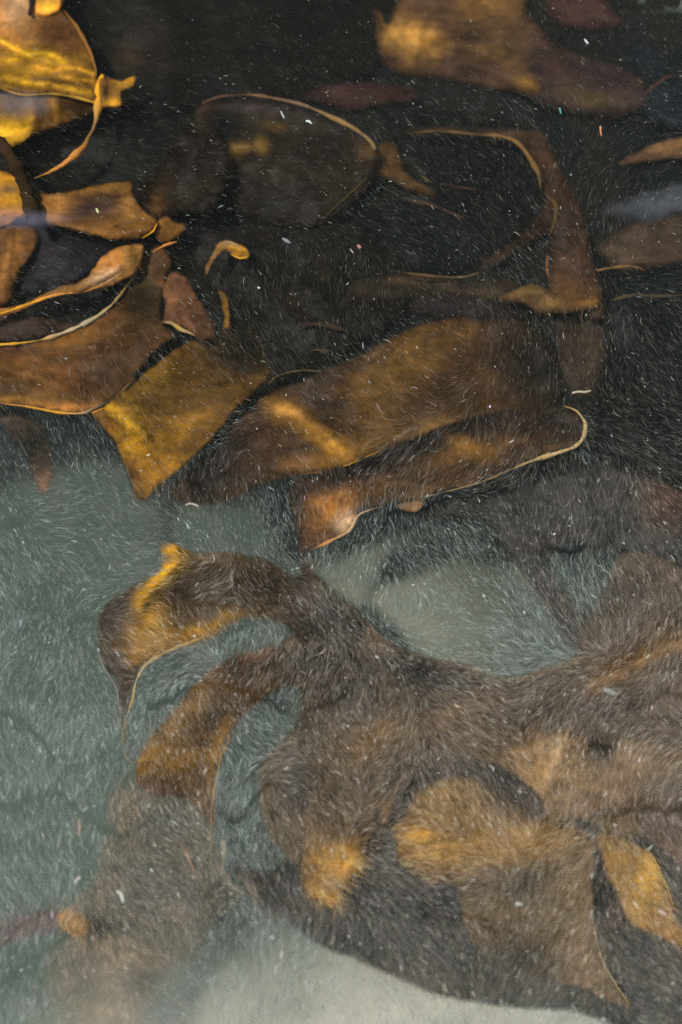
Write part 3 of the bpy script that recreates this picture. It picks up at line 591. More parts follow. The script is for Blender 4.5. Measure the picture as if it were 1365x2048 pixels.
# lower right masses
blade('broad charcoal kelp band fanning out to the right edge, under the finger shaped blade', [(800, 1016), (880, 1000), (960, 968), (1040, 935), (1120, 905), (1200, 920), (1300, 930), (1440, 940), (1440, 1150), (1300, 1110), (1240, 1100), (1190, 1095), (1140, 1098), (1092, 1104), (1110, 1150), (1150, 1200), (1180, 1236), (1165, 1290), (1140, 1296), (1105, 1230), (1060, 1170), (1010, 1105), (985, 1050), (930, 1032), (860, 1030)],
      [(850, 1020, -.23), (1100, 1000, -.23), (1350, 1020, -.22), (1150, 1250, -.27)], (.050, .049, .046), spots=[(1330, 1000, 60, 50, 0, (.17, .085, .055), .85), (1100, 1080, 100, 20, 8, (.060, .048, .040), .6), (1180, 1000, 90, 30, 0, (.050, .046, .046), .7), (1230, 1060, 50, 40, 0, (.022, .026, .028), .8), (1130, 1200, 50, 60, -50, (.05, .048, .044), .8), (900, 1010, 60, 12, 8, (.035, .035, .032), .7)],
      soft=16, amp=.03)
blade('drab brown kelp sheet rising to the right edge, with a long russet crease', [(1440, 1085), (1365, 1100), (1300, 1100), (1240, 1105), (1215, 1150), (1185, 1210), (1160, 1260), (1150, 1300), (1120, 1325), (1060, 1345), (1010, 1370), (960, 1400), (1000, 1440), (1100, 1470), (1250, 1480), (1440, 1470)],
      [(1200, 1200, -.24), (1100, 1400, -.23), (1365, 1300, -.21)], (.12, .085, .055), spots=[('l', [(1185, 1378), (1240, 1345), (1300, 1308), (1400, 1275)], 20, (.30, .155, .05), .9), ('l', [(1030, 1362), (1090, 1342), (1150, 1325)], 11, (.27, .15, .06), .85), (1200, 1220, 40, 60, 20, (.10, .072, .045), .6), (1290, 1200, 70, 60, 0, (.075, .052, .032), .6), (1250, 1180, 60, 40, 0, (.06, .045, .04), .6), (1180, 1430, 90, 40, 0, (.065, .055, .045), .7)],
      ridges=[([(1030, 1362), (1150, 1325), (1210, 1300)], 14, .016), ([(1185, 1380), (1300, 1312), (1420, 1270)], 20, .026)], soft=12, amp=.03)
blade('wide grey brown kelp mass joining the arched blades to the lower right', [(560, 1290), (620, 1250), (690, 1200), (740, 1242), (790, 1288), (850, 1308), (920, 1322), (990, 1350), (1050, 1362), (1100, 1400), (1160, 1440), (1300, 1450), (1440, 1440), (1440, 1700), (1300, 1680), (1200, 1660), (1100, 1600), (1000, 1560), (900, 1560), (800, 1620), (760, 1680), (700, 1720), (640, 1740), (600, 1740), (560, 1700), (530, 1650), (515, 1590), (520, 1520), (560, 1480), (592, 1440), (596, 1385)],
      [(650, 1300, -.24), (700, 1500, -.30), (1000, 1450, -.29), (1300, 1550, -.28), (600, 1700, -.33)], (.15, .10, .052),
      spots=[(1000, 1640, 220, 60, -5, (.50, .28, .08), .8), (1260, 1560, 170, 80, 0, (.34, .23, .13), .8), (660, 1280, 110, 50, -40, (.038, .034, .030), .8), (720, 1420, 140, 60, 0, (.065, .055, .046), .7), (900, 1370, 120, 40, -12, (.06, .056, .056), .7), (740, 1480, 70, 30, 30, (.16, .095, .04), .8), (900, 1450, 100, 40, 15, (.12, .08, .05), .8), (1105, 1530, 60, 60, 60, (.50, .27, .10), .85), (1040, 1480, 90, 20, 0, (.2, .12, .05), .6), (650, 1620, 70, 50, 0, (.11, .07, .03), .8),
             (590, 1560, 60, 80, 20, (.028, .024, .020), .9), (830, 1345, 110, 26, -14, (.028, .027, .027), .85), (700, 1360, 60, 40, 0, (.030, .027, .024), .8), (790, 1700, 50, 40, 0, (.02, .02, .02), .9), (860, 1520, 70, 30, 0, (.06, .052, .042), .7), (1100, 1440, 60, 30, 0, (.13, .08, .05), .6), (1200, 1600, 120, 50, 0, (.10, .068, .04), .7), (1310, 1500, 60, 40, 20, (.17, .12, .08), .6), (760, 1580, 50, 50, 0, (.075, .05, .028), .6), (1150, 1580, 60, 40, 0, (.16, .09, .04), .5)],
      ridges=[([(1060, 1580), (1105, 1530), (1130, 1470)], 26, .028), ([(620, 1650), (740, 1480), (900, 1430)], 60, .03), ([(850, 1500), (960, 1460), (1000, 1440)], 40, .02)], soft=14, amp=.04)
blade('long brown kelp ribbon sweeping from the right edge down to the orange lobe', [(1440, 1235), (1330, 1290), (1220, 1345), (1120, 1385), (1000, 1425), (900, 1465), (820, 1520), (760, 1590), (720, 1650), (680, 1700), (620, 1700), (598, 1660), (615, 1590), (660, 1520), (730, 1455), (820, 1405), (920, 1375), (1040, 1352), (1150, 1318), (1260, 1270), (1365, 1215), (1440, 1180)],
      [(650, 1650, -.28), (900, 1420, -.245), (1365, 1250, -.20)], (.15, .10, .055), spots=[('l', [(1200, 1360), (1300, 1308), (1420, 1260)], 16, (.36, .18, .05), .85), (740, 1490, 60, 24, 40, (.25, .14, .05), .8), (640, 1620, 30, 60, -10, (.10, .06, .03), .7), (900, 1440, 90, 22, 18, (.20, .125, .06), .8), (830, 1400, 60, 22, 10, (.055, .047, .042), .8), (1080, 1365, 90, 18, 14, (.06, .046, .036), .7)],
      ridges=[([(640, 1660), (720, 1540), (820, 1460), (960, 1410), (1150, 1360)], 36, .03), ([(1180, 1370), (1300, 1312), (1420, 1255)], 16, .02)], soft=20, amp=.025)
blade('broad tan kelp sheet with a peach crease, between the sweeping ribbon and the golden leaf', [(1440, 1440), (1320, 1452), (1220, 1478), (1150, 1462), (1070, 1472), (990, 1510), (1000, 1570), (1050, 1630), (1130, 1640), (1220, 1640), (1310, 1600), (1440, 1580)],
      -.245, (.26, .17, .09), spots=[(1085, 1540, 74, 60, 40, (.44, .26, .10), .8), (1135, 1500, 26, 60, -20, (.36, .2, .08), .7), (1112, 1525, 10, 46, -22, (.85, .55, .28), .85), (1240, 1560, 60, 30, 20, (.22, .13, .065), .7), (1320, 1500, 60, 26, 20, (.30, .21, .13), .6), (1200, 1490, 34, 40, 0, (.035, .032, .03), .85), (1340, 1580, 70, 20, 10, (.05, .04, .03), .8), (1190, 1610, 60, 20, 0, (.20, .11, .05), .7)],
      ridges=[([(1090, 1580), (1108, 1530), (1125, 1480)], 22, .024), ([(1180, 1620), (1260, 1540), (1400, 1490)], 40, .02)], soft=26, amp=.03)
blade('arched grey brown kelp fold lying over the top of the golden fan', [(770, 1640), (790, 1590), (830, 1545), (900, 1515), (980, 1520), (1050, 1560), (1100, 1620), (1060, 1630), (1000, 1585), (940, 1552), (880, 1556), (830, 1590), (800, 1640)], -.222, (.050, .041, .034), soft=16, amp=.006)
blade('charcoal kelp skirt trailing over the pale bank at the bottom right', [(455, 1718), (490, 1726), (540, 1735), (600, 1700), (660, 1690), (740, 1660), (800, 1580), (900, 1530), (1000, 1500), (1180, 1560), (1250, 1600), (1300, 1600), (1440, 1620), (1440, 2160), (1300, 2120), (1230, 2060), (1150, 2030), (1050, 2022), (960, 2012), (870, 1994), (800, 1965), (740, 1936), (680, 1912), (620, 1885), (570, 1845), (520, 1810), (480, 1765)],
      [(500, 1740, -.36), (700, 1850, -.35), (1000, 1950, -.37), (1300, 1900, -.36)], (.050, .050, .046), spots=[(700, 1780, 60, 60, -20, (.010, .013, .015), .95), (620, 1850, 60, 50, 0, (.025, .026, .026), .85), (550, 1780, 80, 36, -30, (.024, .021, .018), .9), (1100, 1960, 160, 40, 0, (.09, .078, .06), .6), (850, 1960, 120, 24, -18, (.075, .062, .05), .6), (840, 1825, 130, 44, -20, (.024, .026, .026), .85), (1300, 1700, 60, 60, 0, (.02, .019, .018), .8), (500, 1790, 16, 40, 40, (.33, .2, .1), .5), (1320, 1950, 80, 80, 0, (.065, .062, .055), .7)],
      ridges=[([(760, 1760), (860, 1840), (1000, 1900)], 50, .02)], soft=14, amp=.03)
blade('tapering orange kelp lobe hanging below the brown mass, tip pointing down', [(622, 1600), (670, 1570), (720, 1590), (752, 1640), (742, 1688), (730, 1724), (706, 1762), (684, 1796), (666, 1820), (640, 1806), (610, 1790), (598, 1765), (606, 1710), (604, 1650)], -.25, (.13, .078, .034),
      spots=[(668, 1745, 62, 70, 0, (.58, .30, .06), .95), (702, 1722, 22, 40, 40, (.92, .46, .07), .85), (640, 1790, 34, 14, -25, (.85, .40, .06), .85), (664, 1765, 20, 9, 0, (.35, .27, .2), .6), (680, 1640, 60, 40, 0, (.15, .09, .04), .5)],
      ridges=[([(640, 1790), (690, 1740), (725, 1680)], 20, .022)], soft=16)
blade('fan shaped golden kelp blade with pleats radiating from its right, lower right', [(786, 1690), (780, 1660), (795, 1625), (815, 1590), (850, 1560), (910, 1545), (960, 1548), (1010, 1580), (1060, 1620), (1130, 1650), (1160, 1680), (1080, 1705), (1000, 1700), (960, 1720), (920, 1755), (870, 1765), (820, 1748), (790, 1720)],
      -.235, (.40, .22, .06), spots=[(830, 1670, 50, 20, 0, (.92, .46, .06), .9), (850, 1710, 80, 30, 0, (.66, .34, .06), .7), (890, 1600, 60, 40, -50, (.46, .28, .10), .8), (1000, 1590, 60, 40, -40, (.13, .09, .05), .85), (1050, 1660, 90, 16, -10, (.48, .26, .07), .7), (880, 1740, 60, 16, 0, (.26, .15, .06), .7), (1000, 1610, 50, 30, -40, (.22, .14, .08), .6)] + [('l', [(945 - 20 * math.cos(q), 1665 - 14 * math.sin(q)), (945 - 95 * math.cos(q + .08), 1665 - 62 * math.sin(q + .08)), (945 - 160 * math.cos(q), 1665 - 105 * math.sin(q))], 3.2 + 2 * math.sin(q * 9), (.20, .11, .04), .65) for q in (-.45, -.22, .02, .2, .42, .66, .9, 1.15, 1.4, 1.7, 2.0)],
      ridges=[([(790, 1690), (930, 1675)], 10, .012), ([(800, 1720), (930, 1690)], 9, .010), ([(800, 1640), (930, 1665)], 9, .010), ([(835, 1590), (940, 1655)], 9, .011), ([(890, 1560), (950, 1650)], 9, .011), ([(960, 1570), (965, 1645)], 10, .010), ([(860, 1575), (935, 1660)], 5, .007)], soft=42, amp=.02)
blade('square mottled olive brown kelp blade ending in a long point, bottom right', [(920, 1700), (980, 1670), (1060, 1680), (1130, 1665), (1180, 1680), (1188, 1730), (1186, 1790), (1190, 1850), (1205, 1910), (1222, 1950), (1245, 1985), (1265, 2012), (1230, 2008), (1180, 1985), (1130, 1970), (1060, 1950), (990, 1930), (940, 1880), (915, 1800), (905, 1740)],
      [(950, 1750, -.29), (1180, 1750, -.27), (1250, 2000, -.31)], (.16, .10, .042), spots=[(1040, 1765, 90, 50, 0, (.055, .044, .026), .85), (1000, 1690, 150, 34, 0, (.50, .28, .07), .85), (1150, 1720, 50, 90, 0, (.30, .18, .06), .7), (1060, 1860, 90, 26, 0, (.17, .11, .06), .7), (1030, 1920, 110, 30, -8, (.05, .048, .042), .85), (1180, 1960, 36, 60, 30, (.28, .18, .10), .85), (1215, 1985, 30, 16, -40, (.14, .10, .06), .6), (1150, 1720, 36, 60, 0, (.19, .12, .05), .6), (1160, 1840, 30, 60, 0, (.24, .15, .06), .5)],
      ridges=[([(1186, 1800), (1195, 1880), (1250, 1990)], 14, .018), ([(950, 1700), (1060, 1740), (1160, 1700)], 40, .018)],
      edges=[([(1184, 1830), (1192, 1870), (1206, 1920), (1226, 1958), (1248, 1992), (1262, 2012)], [1, 2, 2.5, 2.5, 2.5, 1], ((.3, .19, .09), (.6, .5, .35), (.6, .48, .3), (.5, .38, .12), (.45, .33, .1)))], soft=7, amp=.03)
blade('bright golden leaf shaped kelp blade near the right edge, lower right', [(1190, 1672), (1230, 1668), (1270, 1684), (1300, 1704), (1320, 1740), (1340, 1790), (1356, 1840), (1400, 1900), (1360, 1895), (1310, 1870), (1270, 1850), (1240, 1815), (1222, 1770), (1205, 1720)],
      -.255, (.46, .25, .06), spots=[(1300, 1745, 26, 60, -25, (.9, .47, .05), .9), (1250, 1690, 50, 20, -10, (.26, .16, .06), .6), (1250, 1760, 20, 40, -30, (.26, .18, .08), .6), (1330, 1850, 36, 30, -40, (.5, .26, .08), .7)],
      ridges=[([(1220, 1690), (1290, 1760), (1350, 1860)], 30, .024)], edges=[([(1290, 1694), (1312, 1724), (1332, 1770), (1348, 1815)], [1, 3, 3, 1], (.66, .40, .06))], soft=8)
blade('brown kelp shoulder above the golden leaf at the right edge', [(1270, 1630), (1320, 1600), (1440, 1590), (1440, 1760), (1365, 1730), (1320, 1700), (1285, 1668)], -.27, (.115, .075, .048), soft=12, spots=[(1340, 1700, 30, 20, -40, (.2, .12, .07), .7)])
blade('narrow charcoal sheet painted as the dark gap between the mottled blade and the golden leaf', [(1186, 1690), (1200, 1705), (1215, 1750), (1240, 1800), (1250, 1850), (1225, 1890), (1204, 1880), (1194, 1820), (1188, 1750)], -.225, (.014, .012, .014), soft=8, spots=[(1225, 1840, 20, 30, 0, (.10, .065, .045), .7)])  # dark sheet added where only a shaded slit lies
# lower left, pale and deep
blade('hazy brown kelp frond sinking into silty water at the bottom left', [(262, 1545), (300, 1560), (360, 1580), (410, 1620), (430, 1680), (458, 1740), (478, 1790), (450, 1830), (415, 1860), (400, 1900), (352, 1935), (320, 1980), (290, 2060), (290, 2140), (110, 2140), (110, 2040), (86, 1950), (96, 1900), (120, 1870), (150, 1800), (185, 1740), (205, 1680), (215, 1610), (240, 1570)],
      [(280, 1580, -.34), (400, 1750, -.40), (200, 2000, -.44)], (.20, .16, .11), spots=[(250, 1640, 30, 70, 0, (.34, .22, .12), .8), (340, 1640, 60, 30, 0, (.12, .11, .10), .7), (320, 1760, 90, 50, 0, (.11, .10, .085), .7), (200, 1780, 30, 60, -20, (.32, .21, .12), .7), (230, 1900, 100, 30, -20, (.46, .28, .15), .8), (220, 1990, 50, 80, 0, (.42, .27, .16), .7), (340, 1870, 60, 26, 0, (.085, .075, .055), .8), (300, 1955, 60, 20, 20, (.13, .10, .07), .7), (340, 1915, 60, 8, 5, (.3, .18, .09), .7)],
      ridges=[([(250, 1600), (220, 1720), (170, 1820)], 26, .02), ([(130, 1880), (260, 1900), (380, 1920)], 26, .02), ([(370, 1680), (390, 1740), (395, 1800)], 22, .02)],
      see=.68, edges=[([(352, 1680), (372, 1705), (386, 1735), (391, 1758)], [1, 4, 4, 1], (.5, .3, .17), .01, 'pale_rib')], soft=40, amp=.03)
blade('violet brown kelp arm reaching in from the left edge near the bottom', [(-60, 1845), (0, 1838), (60, 1822), (118, 1822), (136, 1850), (110, 1870), (60, 1880), (0, 1895), (-60, 1900)], -.40, (.115, .082, .082), soft=14, spots=[(20, 1890, 60, 8, 8, (.2, .1, .08), .6)])
blade('orange kelp knob where the left arm meets the bottom left frond', [(110, 1842), (122, 1824), (145, 1822), (172, 1835), (180, 1862), (160, 1875), (128, 1868)], -.34, (.60, .33, .12), soft=9, ridges=[([(125, 1840), (165, 1855)], 14, .015)])
o = tube('kelp_stub', [(446, 1682), (450, 1705), (447, 1730), (444, 1760)], [8, 8, 6, 2], [-.2, -.22, -.27, -.33], ((.55, .5, .34), (.42, .34, .16), (.4, .3, .14), (.3, .3, .25)), wob=3)
tag(o, 'short pale olive kelp stub sticking up from the bottom left frond', 'kelp stub')

# ------------------------------------------------------------------ drifting silt: flow of the water
FL = """280 280 -10;150 420 -25;260 400 -30;40 460 -20;400 100 -20;100 60 -20;650 100 -35;560 300 -15;600 400 -15;700 450 -25;750 250 -35;620 330 -20;850 430 -30;450 200 -20;430 420 -20
1200 80 -55;1290 110 -50;970 210 -30;1050 200 -50;1000 330 -65;1000 400 -55;1130 270 -60;1190 310 45;1220 400 60;1250 440 85;1290 490 -60;1340 510 -25;1300 400 60;1365 380 10;1100 470 -45;1180 130 -45;1340 200 -20;900 100 -35
60 560 -10;30 620 -25;130 700 -50;190 740 -60;300 600 -40;400 700 -50;370 830 -35;420 760 -45;60 900 -65;180 880 -70;200 950 -50;150 990 20;250 1010 -50;380 960 85;300 900 -50
500 560 -65;600 590 85;660 600 90;700 560 80;750 600 95;560 640 -60;820 640 -35;750 700 -35;820 760 -30;700 780 -40;800 820 -40;620 860 -50;550 900 -50;530 980 -70;480 870 30;640 960 -60;760 900 35;850 900 65;890 860 40;850 960 60;700 1020 80
960 600 -60;930 650 -65;1050 700 -82;1130 700 90;1200 660 95;1250 700 -80;1330 640 -50;1330 560 10;1300 750 -50;1250 850 -25;1340 900 -25;950 750 50;900 700 -30;970 850 -60;1050 880 60;1000 960 35;1100 960 -75;1180 950 -70;930 1010 -15;1250 980 85;1330 1000 -50;950 920 60
50 1100 -60;130 1060 10;200 1100 -60;290 1080 10;380 1060 -50;60 1200 -80;100 1250 80;100 1330 60;150 1300 -70;30 1420 90;100 1450 60;200 1430 -50;60 1500 -50;200 1500 80;300 1370 40;340 1330 20;330 1420 -60;270 1460 60;230 1200 20;250 1300 -45;400 1170 30;380 1240 -60;380 1500 -80;350 1440 -70
480 1050 -80;530 1060 90;620 1050 90;700 1130 70;560 1090 -40;600 1170 25;650 1200 -65;600 1250 -45;560 1200 -60;800 1050 90;870 1080 -65;780 1180 80;850 1170 -60;830 1120 -40;720 1250 -45;800 1290 -30;850 1250 45;900 1290 0;640 1330 60;550 1330 60;720 1370 95;800 1350 95;870 1340 -25;850 1430 -65;900 1400 -20;820 1430 60;620 1430 80;640 1480 -70;560 1500 -20;480 1480 -60;700 1480 -45;760 1500 40
960 1080 -50;1000 1050 -60;960 1180 -35;1000 1250 -50;1080 1200 -60;1060 1130 -75;1130 1250 -55;950 1270 -10;920 1310 -15;1000 1320 -30;1050 1060 -60;1100 1050 60;1200 1040 90;1280 1080 -50;1170 1160 95;1260 1140 -70;1190 1200 -60;1330 1130 -65;1210 1260 -70;1300 1250 70;1250 1330 30;1330 1350 70;1150 1330 5;1030 1370 20;980 1400 -50;1080 1420 60;1200 1420 60;1340 1440 -55;1250 1450 30;950 1430 -25;1000 1490 -30;1120 1500 75;1200 1500 -70;1330 1500 20
30 1650 92;100 1640 95;60 1560 80;40 1750 -60;80 1830 60;240 1650 75;300 1620 -70;400 1600 -65;300 1760 -40;350 1700 -30;340 1790 -20;350 1740 -45;400 1740 -80;430 1750 60;450 1800 0;300 1860 -50;350 1880 -75;400 1860 90;230 1780 -60;200 1700 -75;60 1860 70;30 1800 -45;120 1930 -70;200 1950 90;60 1980 90;280 1950 -30;180 2010 60
500 1650 90;480 1580 60;560 1530 20;620 1600 -50;560 1620 -60;550 1720 90;500 1740 -45;560 1780 -70;640 1700 80;680 1770 -30;700 1600 -45;760 1560 60;760 1640 45;860 1600 -60;870 1680 -5;850 1720 -5;800 1670 10;900 1570 -65;880 1750 -15;800 1780 -35;850 1820 -30;780 1850 -60;700 1870 80;640 1860 88;620 1900 45;760 1740 -50;850 1900 -50;800 1940 -60;900 1880 -45;900 1950 -70;650 1950 90;500 1850 90;550 1960 88;700 2000 90;850 2030 88
960 1600 -65;1000 1570 -50;1050 1600 -75;1150 1570 75;1250 1560 85;1330 1540 60;1340 1680 -60;1000 1700 -45;1100 1700 30;1050 1780 85;950 1780 20;1150 1850 30;1170 1900 75;1050 1900 75;1000 1850 90;1200 1780 85;1220 1830 -60;1280 1750 -50;1300 1850 -40;1330 1950 -40;1260 1950 -50;1000 1980 80;1100 1980 70;1150 1950 50;1330 1750 -60"""
fl = np.array([[float(v) for v in s.split()] for s in FL.replace('\n', ';').split(';') if s.strip()])
# the flow on a 20 px grid
GX, GY = np.meshgrid(np.arange(-400, 1766, 20.), np.arange(-400, 2449, 20.))
num_c = np.zeros(GX.shape); num_s = np.zeros(GX.shape)
for x, y, a in fl:
    r2 = (GX - x) ** 2 + (GY - y) ** 2
    k = np.exp(-r2 / (2 * 42 ** 2)) + 2e-3 / (1 + r2 / 1e4) ** 2
    num_c += k * math.cos(2 * math.radians(a)); num_s += k * math.sin(2 * math.radians(a))
def grid_at(G, x, y):
    u = np.clip((x + 400) / 20, 0, G.shape[1] - 1.001); v = np.clip((y + 400) / 20, 0, G.shape[0] - 1.001)
    i = u.astype(int); j = v.astype(int); fu, fv = u - i, v - j
    return (G[j, i] * (1 - fu) + G[j, i + 1] * fu) * (1 - fv) + (G[j + 1, i] * (1 - fu) + G[j + 1, i + 1] * fu) * fv
nrm = np.hypot(num_c, num_s) + 1e-12
num_c, num_s = num_c / nrm, num_s / nrm
def flow(x, y):
    wx = x + 22 * fbm(x / 70, y / 70, 31); wy = y + 22 * fbm(x / 70, y / 70, 32)
    a = .5 * np.arctan2(grid_at(num_s, wx, wy), grid_at(num_c, wx, wy))
    return a
dx_ = [0, 455, 910, 1365]
dy_ = [0, 250, 500, 750, 1000, 1250, 1500, 1750, 1900, 2048]
DN = np.array([[.02, .05, .12, .20], [.04, .11, .20, .26], [.08, .17, .24, .30], [.14, .22, .28, .38], [.5, .5, .55, .7], [.85, .9, .9, 1], [.9, 1, 1, 1], [.9, 1, 1, 1], [.7, .75, 1, 1], [.55, .4, .5, .8]])
def density(x, y):
    u = np.interp(x, dx_, range(4)); v = np.interp(y, dy_, range(len(dy_)))
    i = np.minimum(u.astype(int), 2); j = np.minimum(v.astype(int), len(dy_) - 2); fu, fv = u - i, v - j
    d = (DN[j, i] * (1 - fu) + DN[j, i + 1] * fu) * (1 - fv) + (DN[j + 1, i] * (1 - fu) + DN[j + 1, i + 1] * fu) * fv
    band = 1 + .75 * fbm(y / 26, x / 420 + 3, 88) * np.clip((700 - x) / 400, 0, 1) * np.clip((y - 850) / 200, 0, 1)
    return d * band * np.clip(1 + .8 * fbm(x / 60, y / 60, 77), .12, 2)

def silt(name, N, len_px, wid_mm, bright, zr, label, pw=1.0, jit=.22, seg=5, frond_tint=1.0):
    x = rng.uniform(-150, 1515, N * 3); y = rng.uniform(-200, 2250, N * 3)
    k = rng.uniform(0, 1.3, N * 3) < density(x, y) ** pw
    x, y = x[k][:N], y[k][:N]; n = len(x)
    L = len_px * rng.lognormal(0, .40, n) * (.55 + .6 * np.clip(y / 1300, 0, 1)) * np.clip(1 + .9 * fbm(x / 90, y / 90, 41), .3, 2.2)
    z = rng.uniform(zr[0], zr[1], n)
    bend = rng.normal(0, .16, n); ja = rng.normal(0, jit, n) * (1 + 1.2 * np.clip(fbm(x / 50, y / 50, 55), 0, 1))
    sgn = np.ones(n)
    px, py = x.copy(), y.copy()
    pts = []
    prev = None
    for s in range(seg):
        pts.append(P(px, py, z + (s - seg / 2) * .0003))
        a = flow(px, py) + ja + bend * (s - (seg - 1) / 2)
        dxx, dyy = np.cos(a), -np.sin(a)
        if prev is not None:
            f = np.sign(dxx * prev[0] + dyy * prev[1]); f[f == 0] = 1
            dxx, dyy = dxx * f, dyy * f
        prev = (dxx, dyy)
        px = px + dxx * L / (seg - 1); py = py + dyy * L / (seg - 1)
    V = np.stack(pts, 1).reshape(-1, 3)
    wd = wid_mm * 1e-3 * rng.lognormal(0, .55, n)
    prof = np.sin(np.linspace(.12, math.pi - .12, seg)) ** .6
    R = (wd[:, None] * prof[None, :] * .5).ravel()
    b = bright * rng.lognormal(0, .45, n) * np.interp(y, [0, 800, 1300], [.45, .6, 1.1])
    cool = np.array([.76, .87, .77])
    tint = np.tile(cool, (n, 1)); top = np.full(n, -9.0)
    for poly, fld in ALL_POLYS:                      # strands over a frond are painted its colour, as if see-through
        lo, hi = poly.min(0), poly.max(0)
        ii = np.nonzero((x > lo[0]) & (x < hi[0]) & (y > lo[1]) & (y < hi[1]))[0]
        if len(ii):
            ii = ii[inside(poly, x[ii], y[ii])]
        if len(ii):
            h = fld.height(x[ii], y[ii]); up = h > top[ii]; jj = ii[up]; top[jj] = h[up]
            tint[jj] = frond_tint * (np.array([.55, .50, .42]) * .9 + fld.colour(x[jj], y[jj]) * 2.0) + (1 - frond_tint) * np.array([.9, .88, .78])
    tint = tint * (1 + rng.normal(0, .06, (n, 3)))
    col = np.ones((n, 4)); col[:, :3] = np.clip(tint * b[:, None], .01, .95)
    cu = bpy.data.hair_curves.new(name)
    cu.add_curves([seg] * n)
    cu.attributes['position'].data.foreach_set('vector', V.ravel().astype(np.float32))
    ra = cu.attributes.get('radius') or cu.attributes.new('radius', 'FLOAT', 'POINT')
    ra.data.foreach_set('value', R.astype(np.float32))
    ta = cu.attributes.new('tone', 'FLOAT_COLOR', 'CURVE')
    ta.data.foreach_set('color', col.ravel().astype(np.float32))
    cu.materials.append(SILT)
    o = bpy.data.objects.new(name, cu); COL.objects.link(o)
    tag(o, label, 'silt', kind='stuff')
    return o
S.cycles_curves.shape = 'THICK'
silt('fine_silt', 200000, 15, .23, .34, (-.075, -.005), 'haze of fine pale silt strands drifting with the current')
silt('coarse_silt', 12000, 13, .38, .60, (-.070, -.005), 'scattered brighter slivers of silt near the surface', pw=1.5, frond_tint=.75)
silt('bright_silt', 3500, 6, .75, .75, (-.050, -.005), 'sparse bright flecks of silt near the surface', pw=.35, jit=.5, frond_tint=.2)

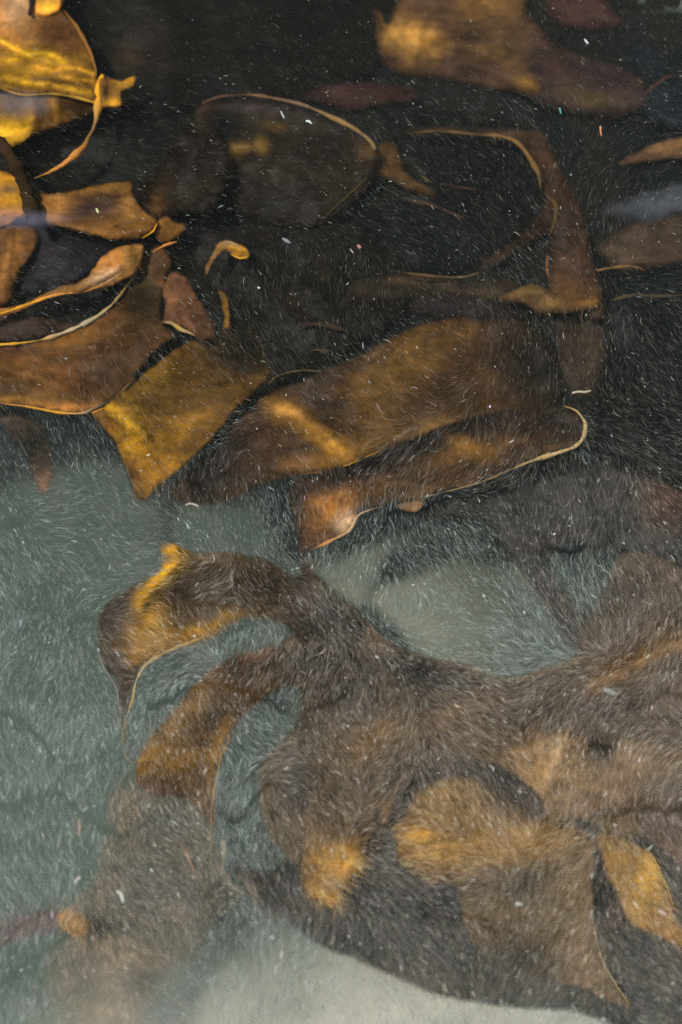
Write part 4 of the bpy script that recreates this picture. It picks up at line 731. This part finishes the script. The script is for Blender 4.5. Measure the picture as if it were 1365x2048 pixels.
# single flecks one could point at
for lab, pts, r, c in [
        ('long straight straw coloured sliver above the round tip of the finger shaped blade', [(1145, 786), (1158, 783), (1170, 784), (1183, 781)], [2.2, 2.4, 2.4, 2.4, 1.5], (.62, .52, .38)),
        ('white curved sliver over the bottom left frond', [(233, 1783), (241, 1787), (245, 1797), (246, 1806)], [1.2, 2.5, 3, 1.5], (.85, .88, .80)),
        ('pale hooked sliver over the teal water left of the bottom left frond', [(149, 1770), (153, 1761), (161, 1754)], [1, 2.2, 2.8], (.8, .75, .68)),
        ('thin salmon coloured sliver over the teal water at lower left', [(157, 1672), (160, 1655), (157, 1639)], [1, 2, 1.4], (.72, .45, .33)),
        ('pale yellow fleck on the amber blade with the dusky violet middle', [(193, 417), (197, 425)], [2.2, 2.6], (.8, .82, .45)),
        ('white arc shaped fleck inside the rimmed blade at upper middle', [(612, 242), (618, 242), (624, 247)], [1.6, 2.6, 1.6], (.85, .88, .85)),
        ('straight grey fleck left of the white arc in the rimmed blade', [(562, 222), (569, 236)], [1.5, 2.2], (.6, .64, .62)),
        ('white fleck in the dark blue water at the upper right', [(1170, 78), (1177, 87)], [1.8, 2.6], (.85, .9, .88)),
        ('thin orange fleck right of the dark red ring', [(1202, 252), (1202, 262), (1204, 272)], [2, 1.8, 1], (.75, .38, .16)),
        ('tiny teal fleck above the dark red ring', [(1120, 215), (1123, 227)], [2, 2], (.2, .42, .38)),
        ('grey smudge of debris near the middle of the dark water', [(565, 476), (573, 481), (582, 486)], [1.5, 4, 2], (.26, .30, .31)),
        ('pink crumb of debris right of the grey smudge', [(716, 490), (722, 496)], [3, 4], (.5, .28, .22)),
        ('oval grey crumb on the brown kelp mass at right', [(1208, 1378), (1222, 1384), (1236, 1389)], [3, 7, 3], (.4, .43, .38)),
        ('white pebble like fleck on the square mottled blade', [(1031, 1809), (1039, 1808), (1046, 1810)], [1.5, 2.5, 1.5], (.8, .78, .72)),
        ('pale crescent sliver below the black purple kelp tip', [(371, 1011), (380, 1007), (392, 1010), (398, 1014)], [1, 2, 2, 1], (.62, .58, .5))]:
    tag(tube('silt_fleck', pts, r, -.02, c, mat=RIB), lab, 'fleck', 'single flecks drifting near the surface')

# thin added films, coloured to paint the sky's sheen on the water
def film(label, outline, z, c, al):
    ol = crom(outline, True, 8); cx, cy = ol.mean(0)
    K = 8; n = len(ol); V = []; T = []
    for k in range(K + 1):
        f = k / K
        q = np.stack([cx + (ol[:, 0] - cx) * f, cy + (ol[:, 1] - cy) * f], 1)
        V.append(P(q[:, 0], q[:, 1], z + .006 * fbm(q[:, 0] / 30, q[:, 1] / 30, 8)))
        T += [1 - al * (1 - f * f) ** 1.5] * n
    V = np.vstack(V); o0 = V.mean(0); F = []
    for k in range(K):
        for i in range(n):
            j = (i + 1) % n; F.append((k * n + i, k * n + j, (k + 1) * n + j, (k + 1) * n + i))
    me = bpy.data.meshes.new('sky_sheen_film'); me.from_pydata((V - o0).tolist(), [], F)
    cols = np.ones((len(V), 4)); cols[:, :3] = c
    me.attributes.new('pigment_glow', 'FLOAT_COLOR', 'POINT').data.foreach_set('color', cols.ravel().astype(np.float32))
    me.attributes.new('thin', 'FLOAT', 'POINT').data.foreach_set('value', np.array(T, np.float32))
    me.materials.append(WEED)
    o = bpy.data.objects.new('sky_sheen_film', me); COL.objects.link(o); o.location = o0
    o.modifiers.new('thickness', 'SOLIDIFY').thickness = .001
    tag(o, label, 'foam')  # added film that paints sky sheen, no real foam
film('bluish white smear of painted sky sheen at the right edge near the top', [(1190, 418), (1270, 385), (1365, 360), (1440, 350), (1440, 430), (1365, 430), (1300, 450), (1240, 440)], .20, (.36, .38, .42), .13)
film('faint lilac smear of painted sky sheen across the thick dark stalk at left', [(-60, 415), (20, 414), (100, 420), (170, 434), (100, 455), (20, 460), (-60, 460)], .18, (.26, .27, .38), .22)
film('faint grey smear of painted sky sheen on the glossy golden brown blade', [(-40, 190), (40, 175), (120, 190), (100, 230), (20, 240)], .18, (.34, .33, .34), .2)
print('objects', len(bpy.data.objects))
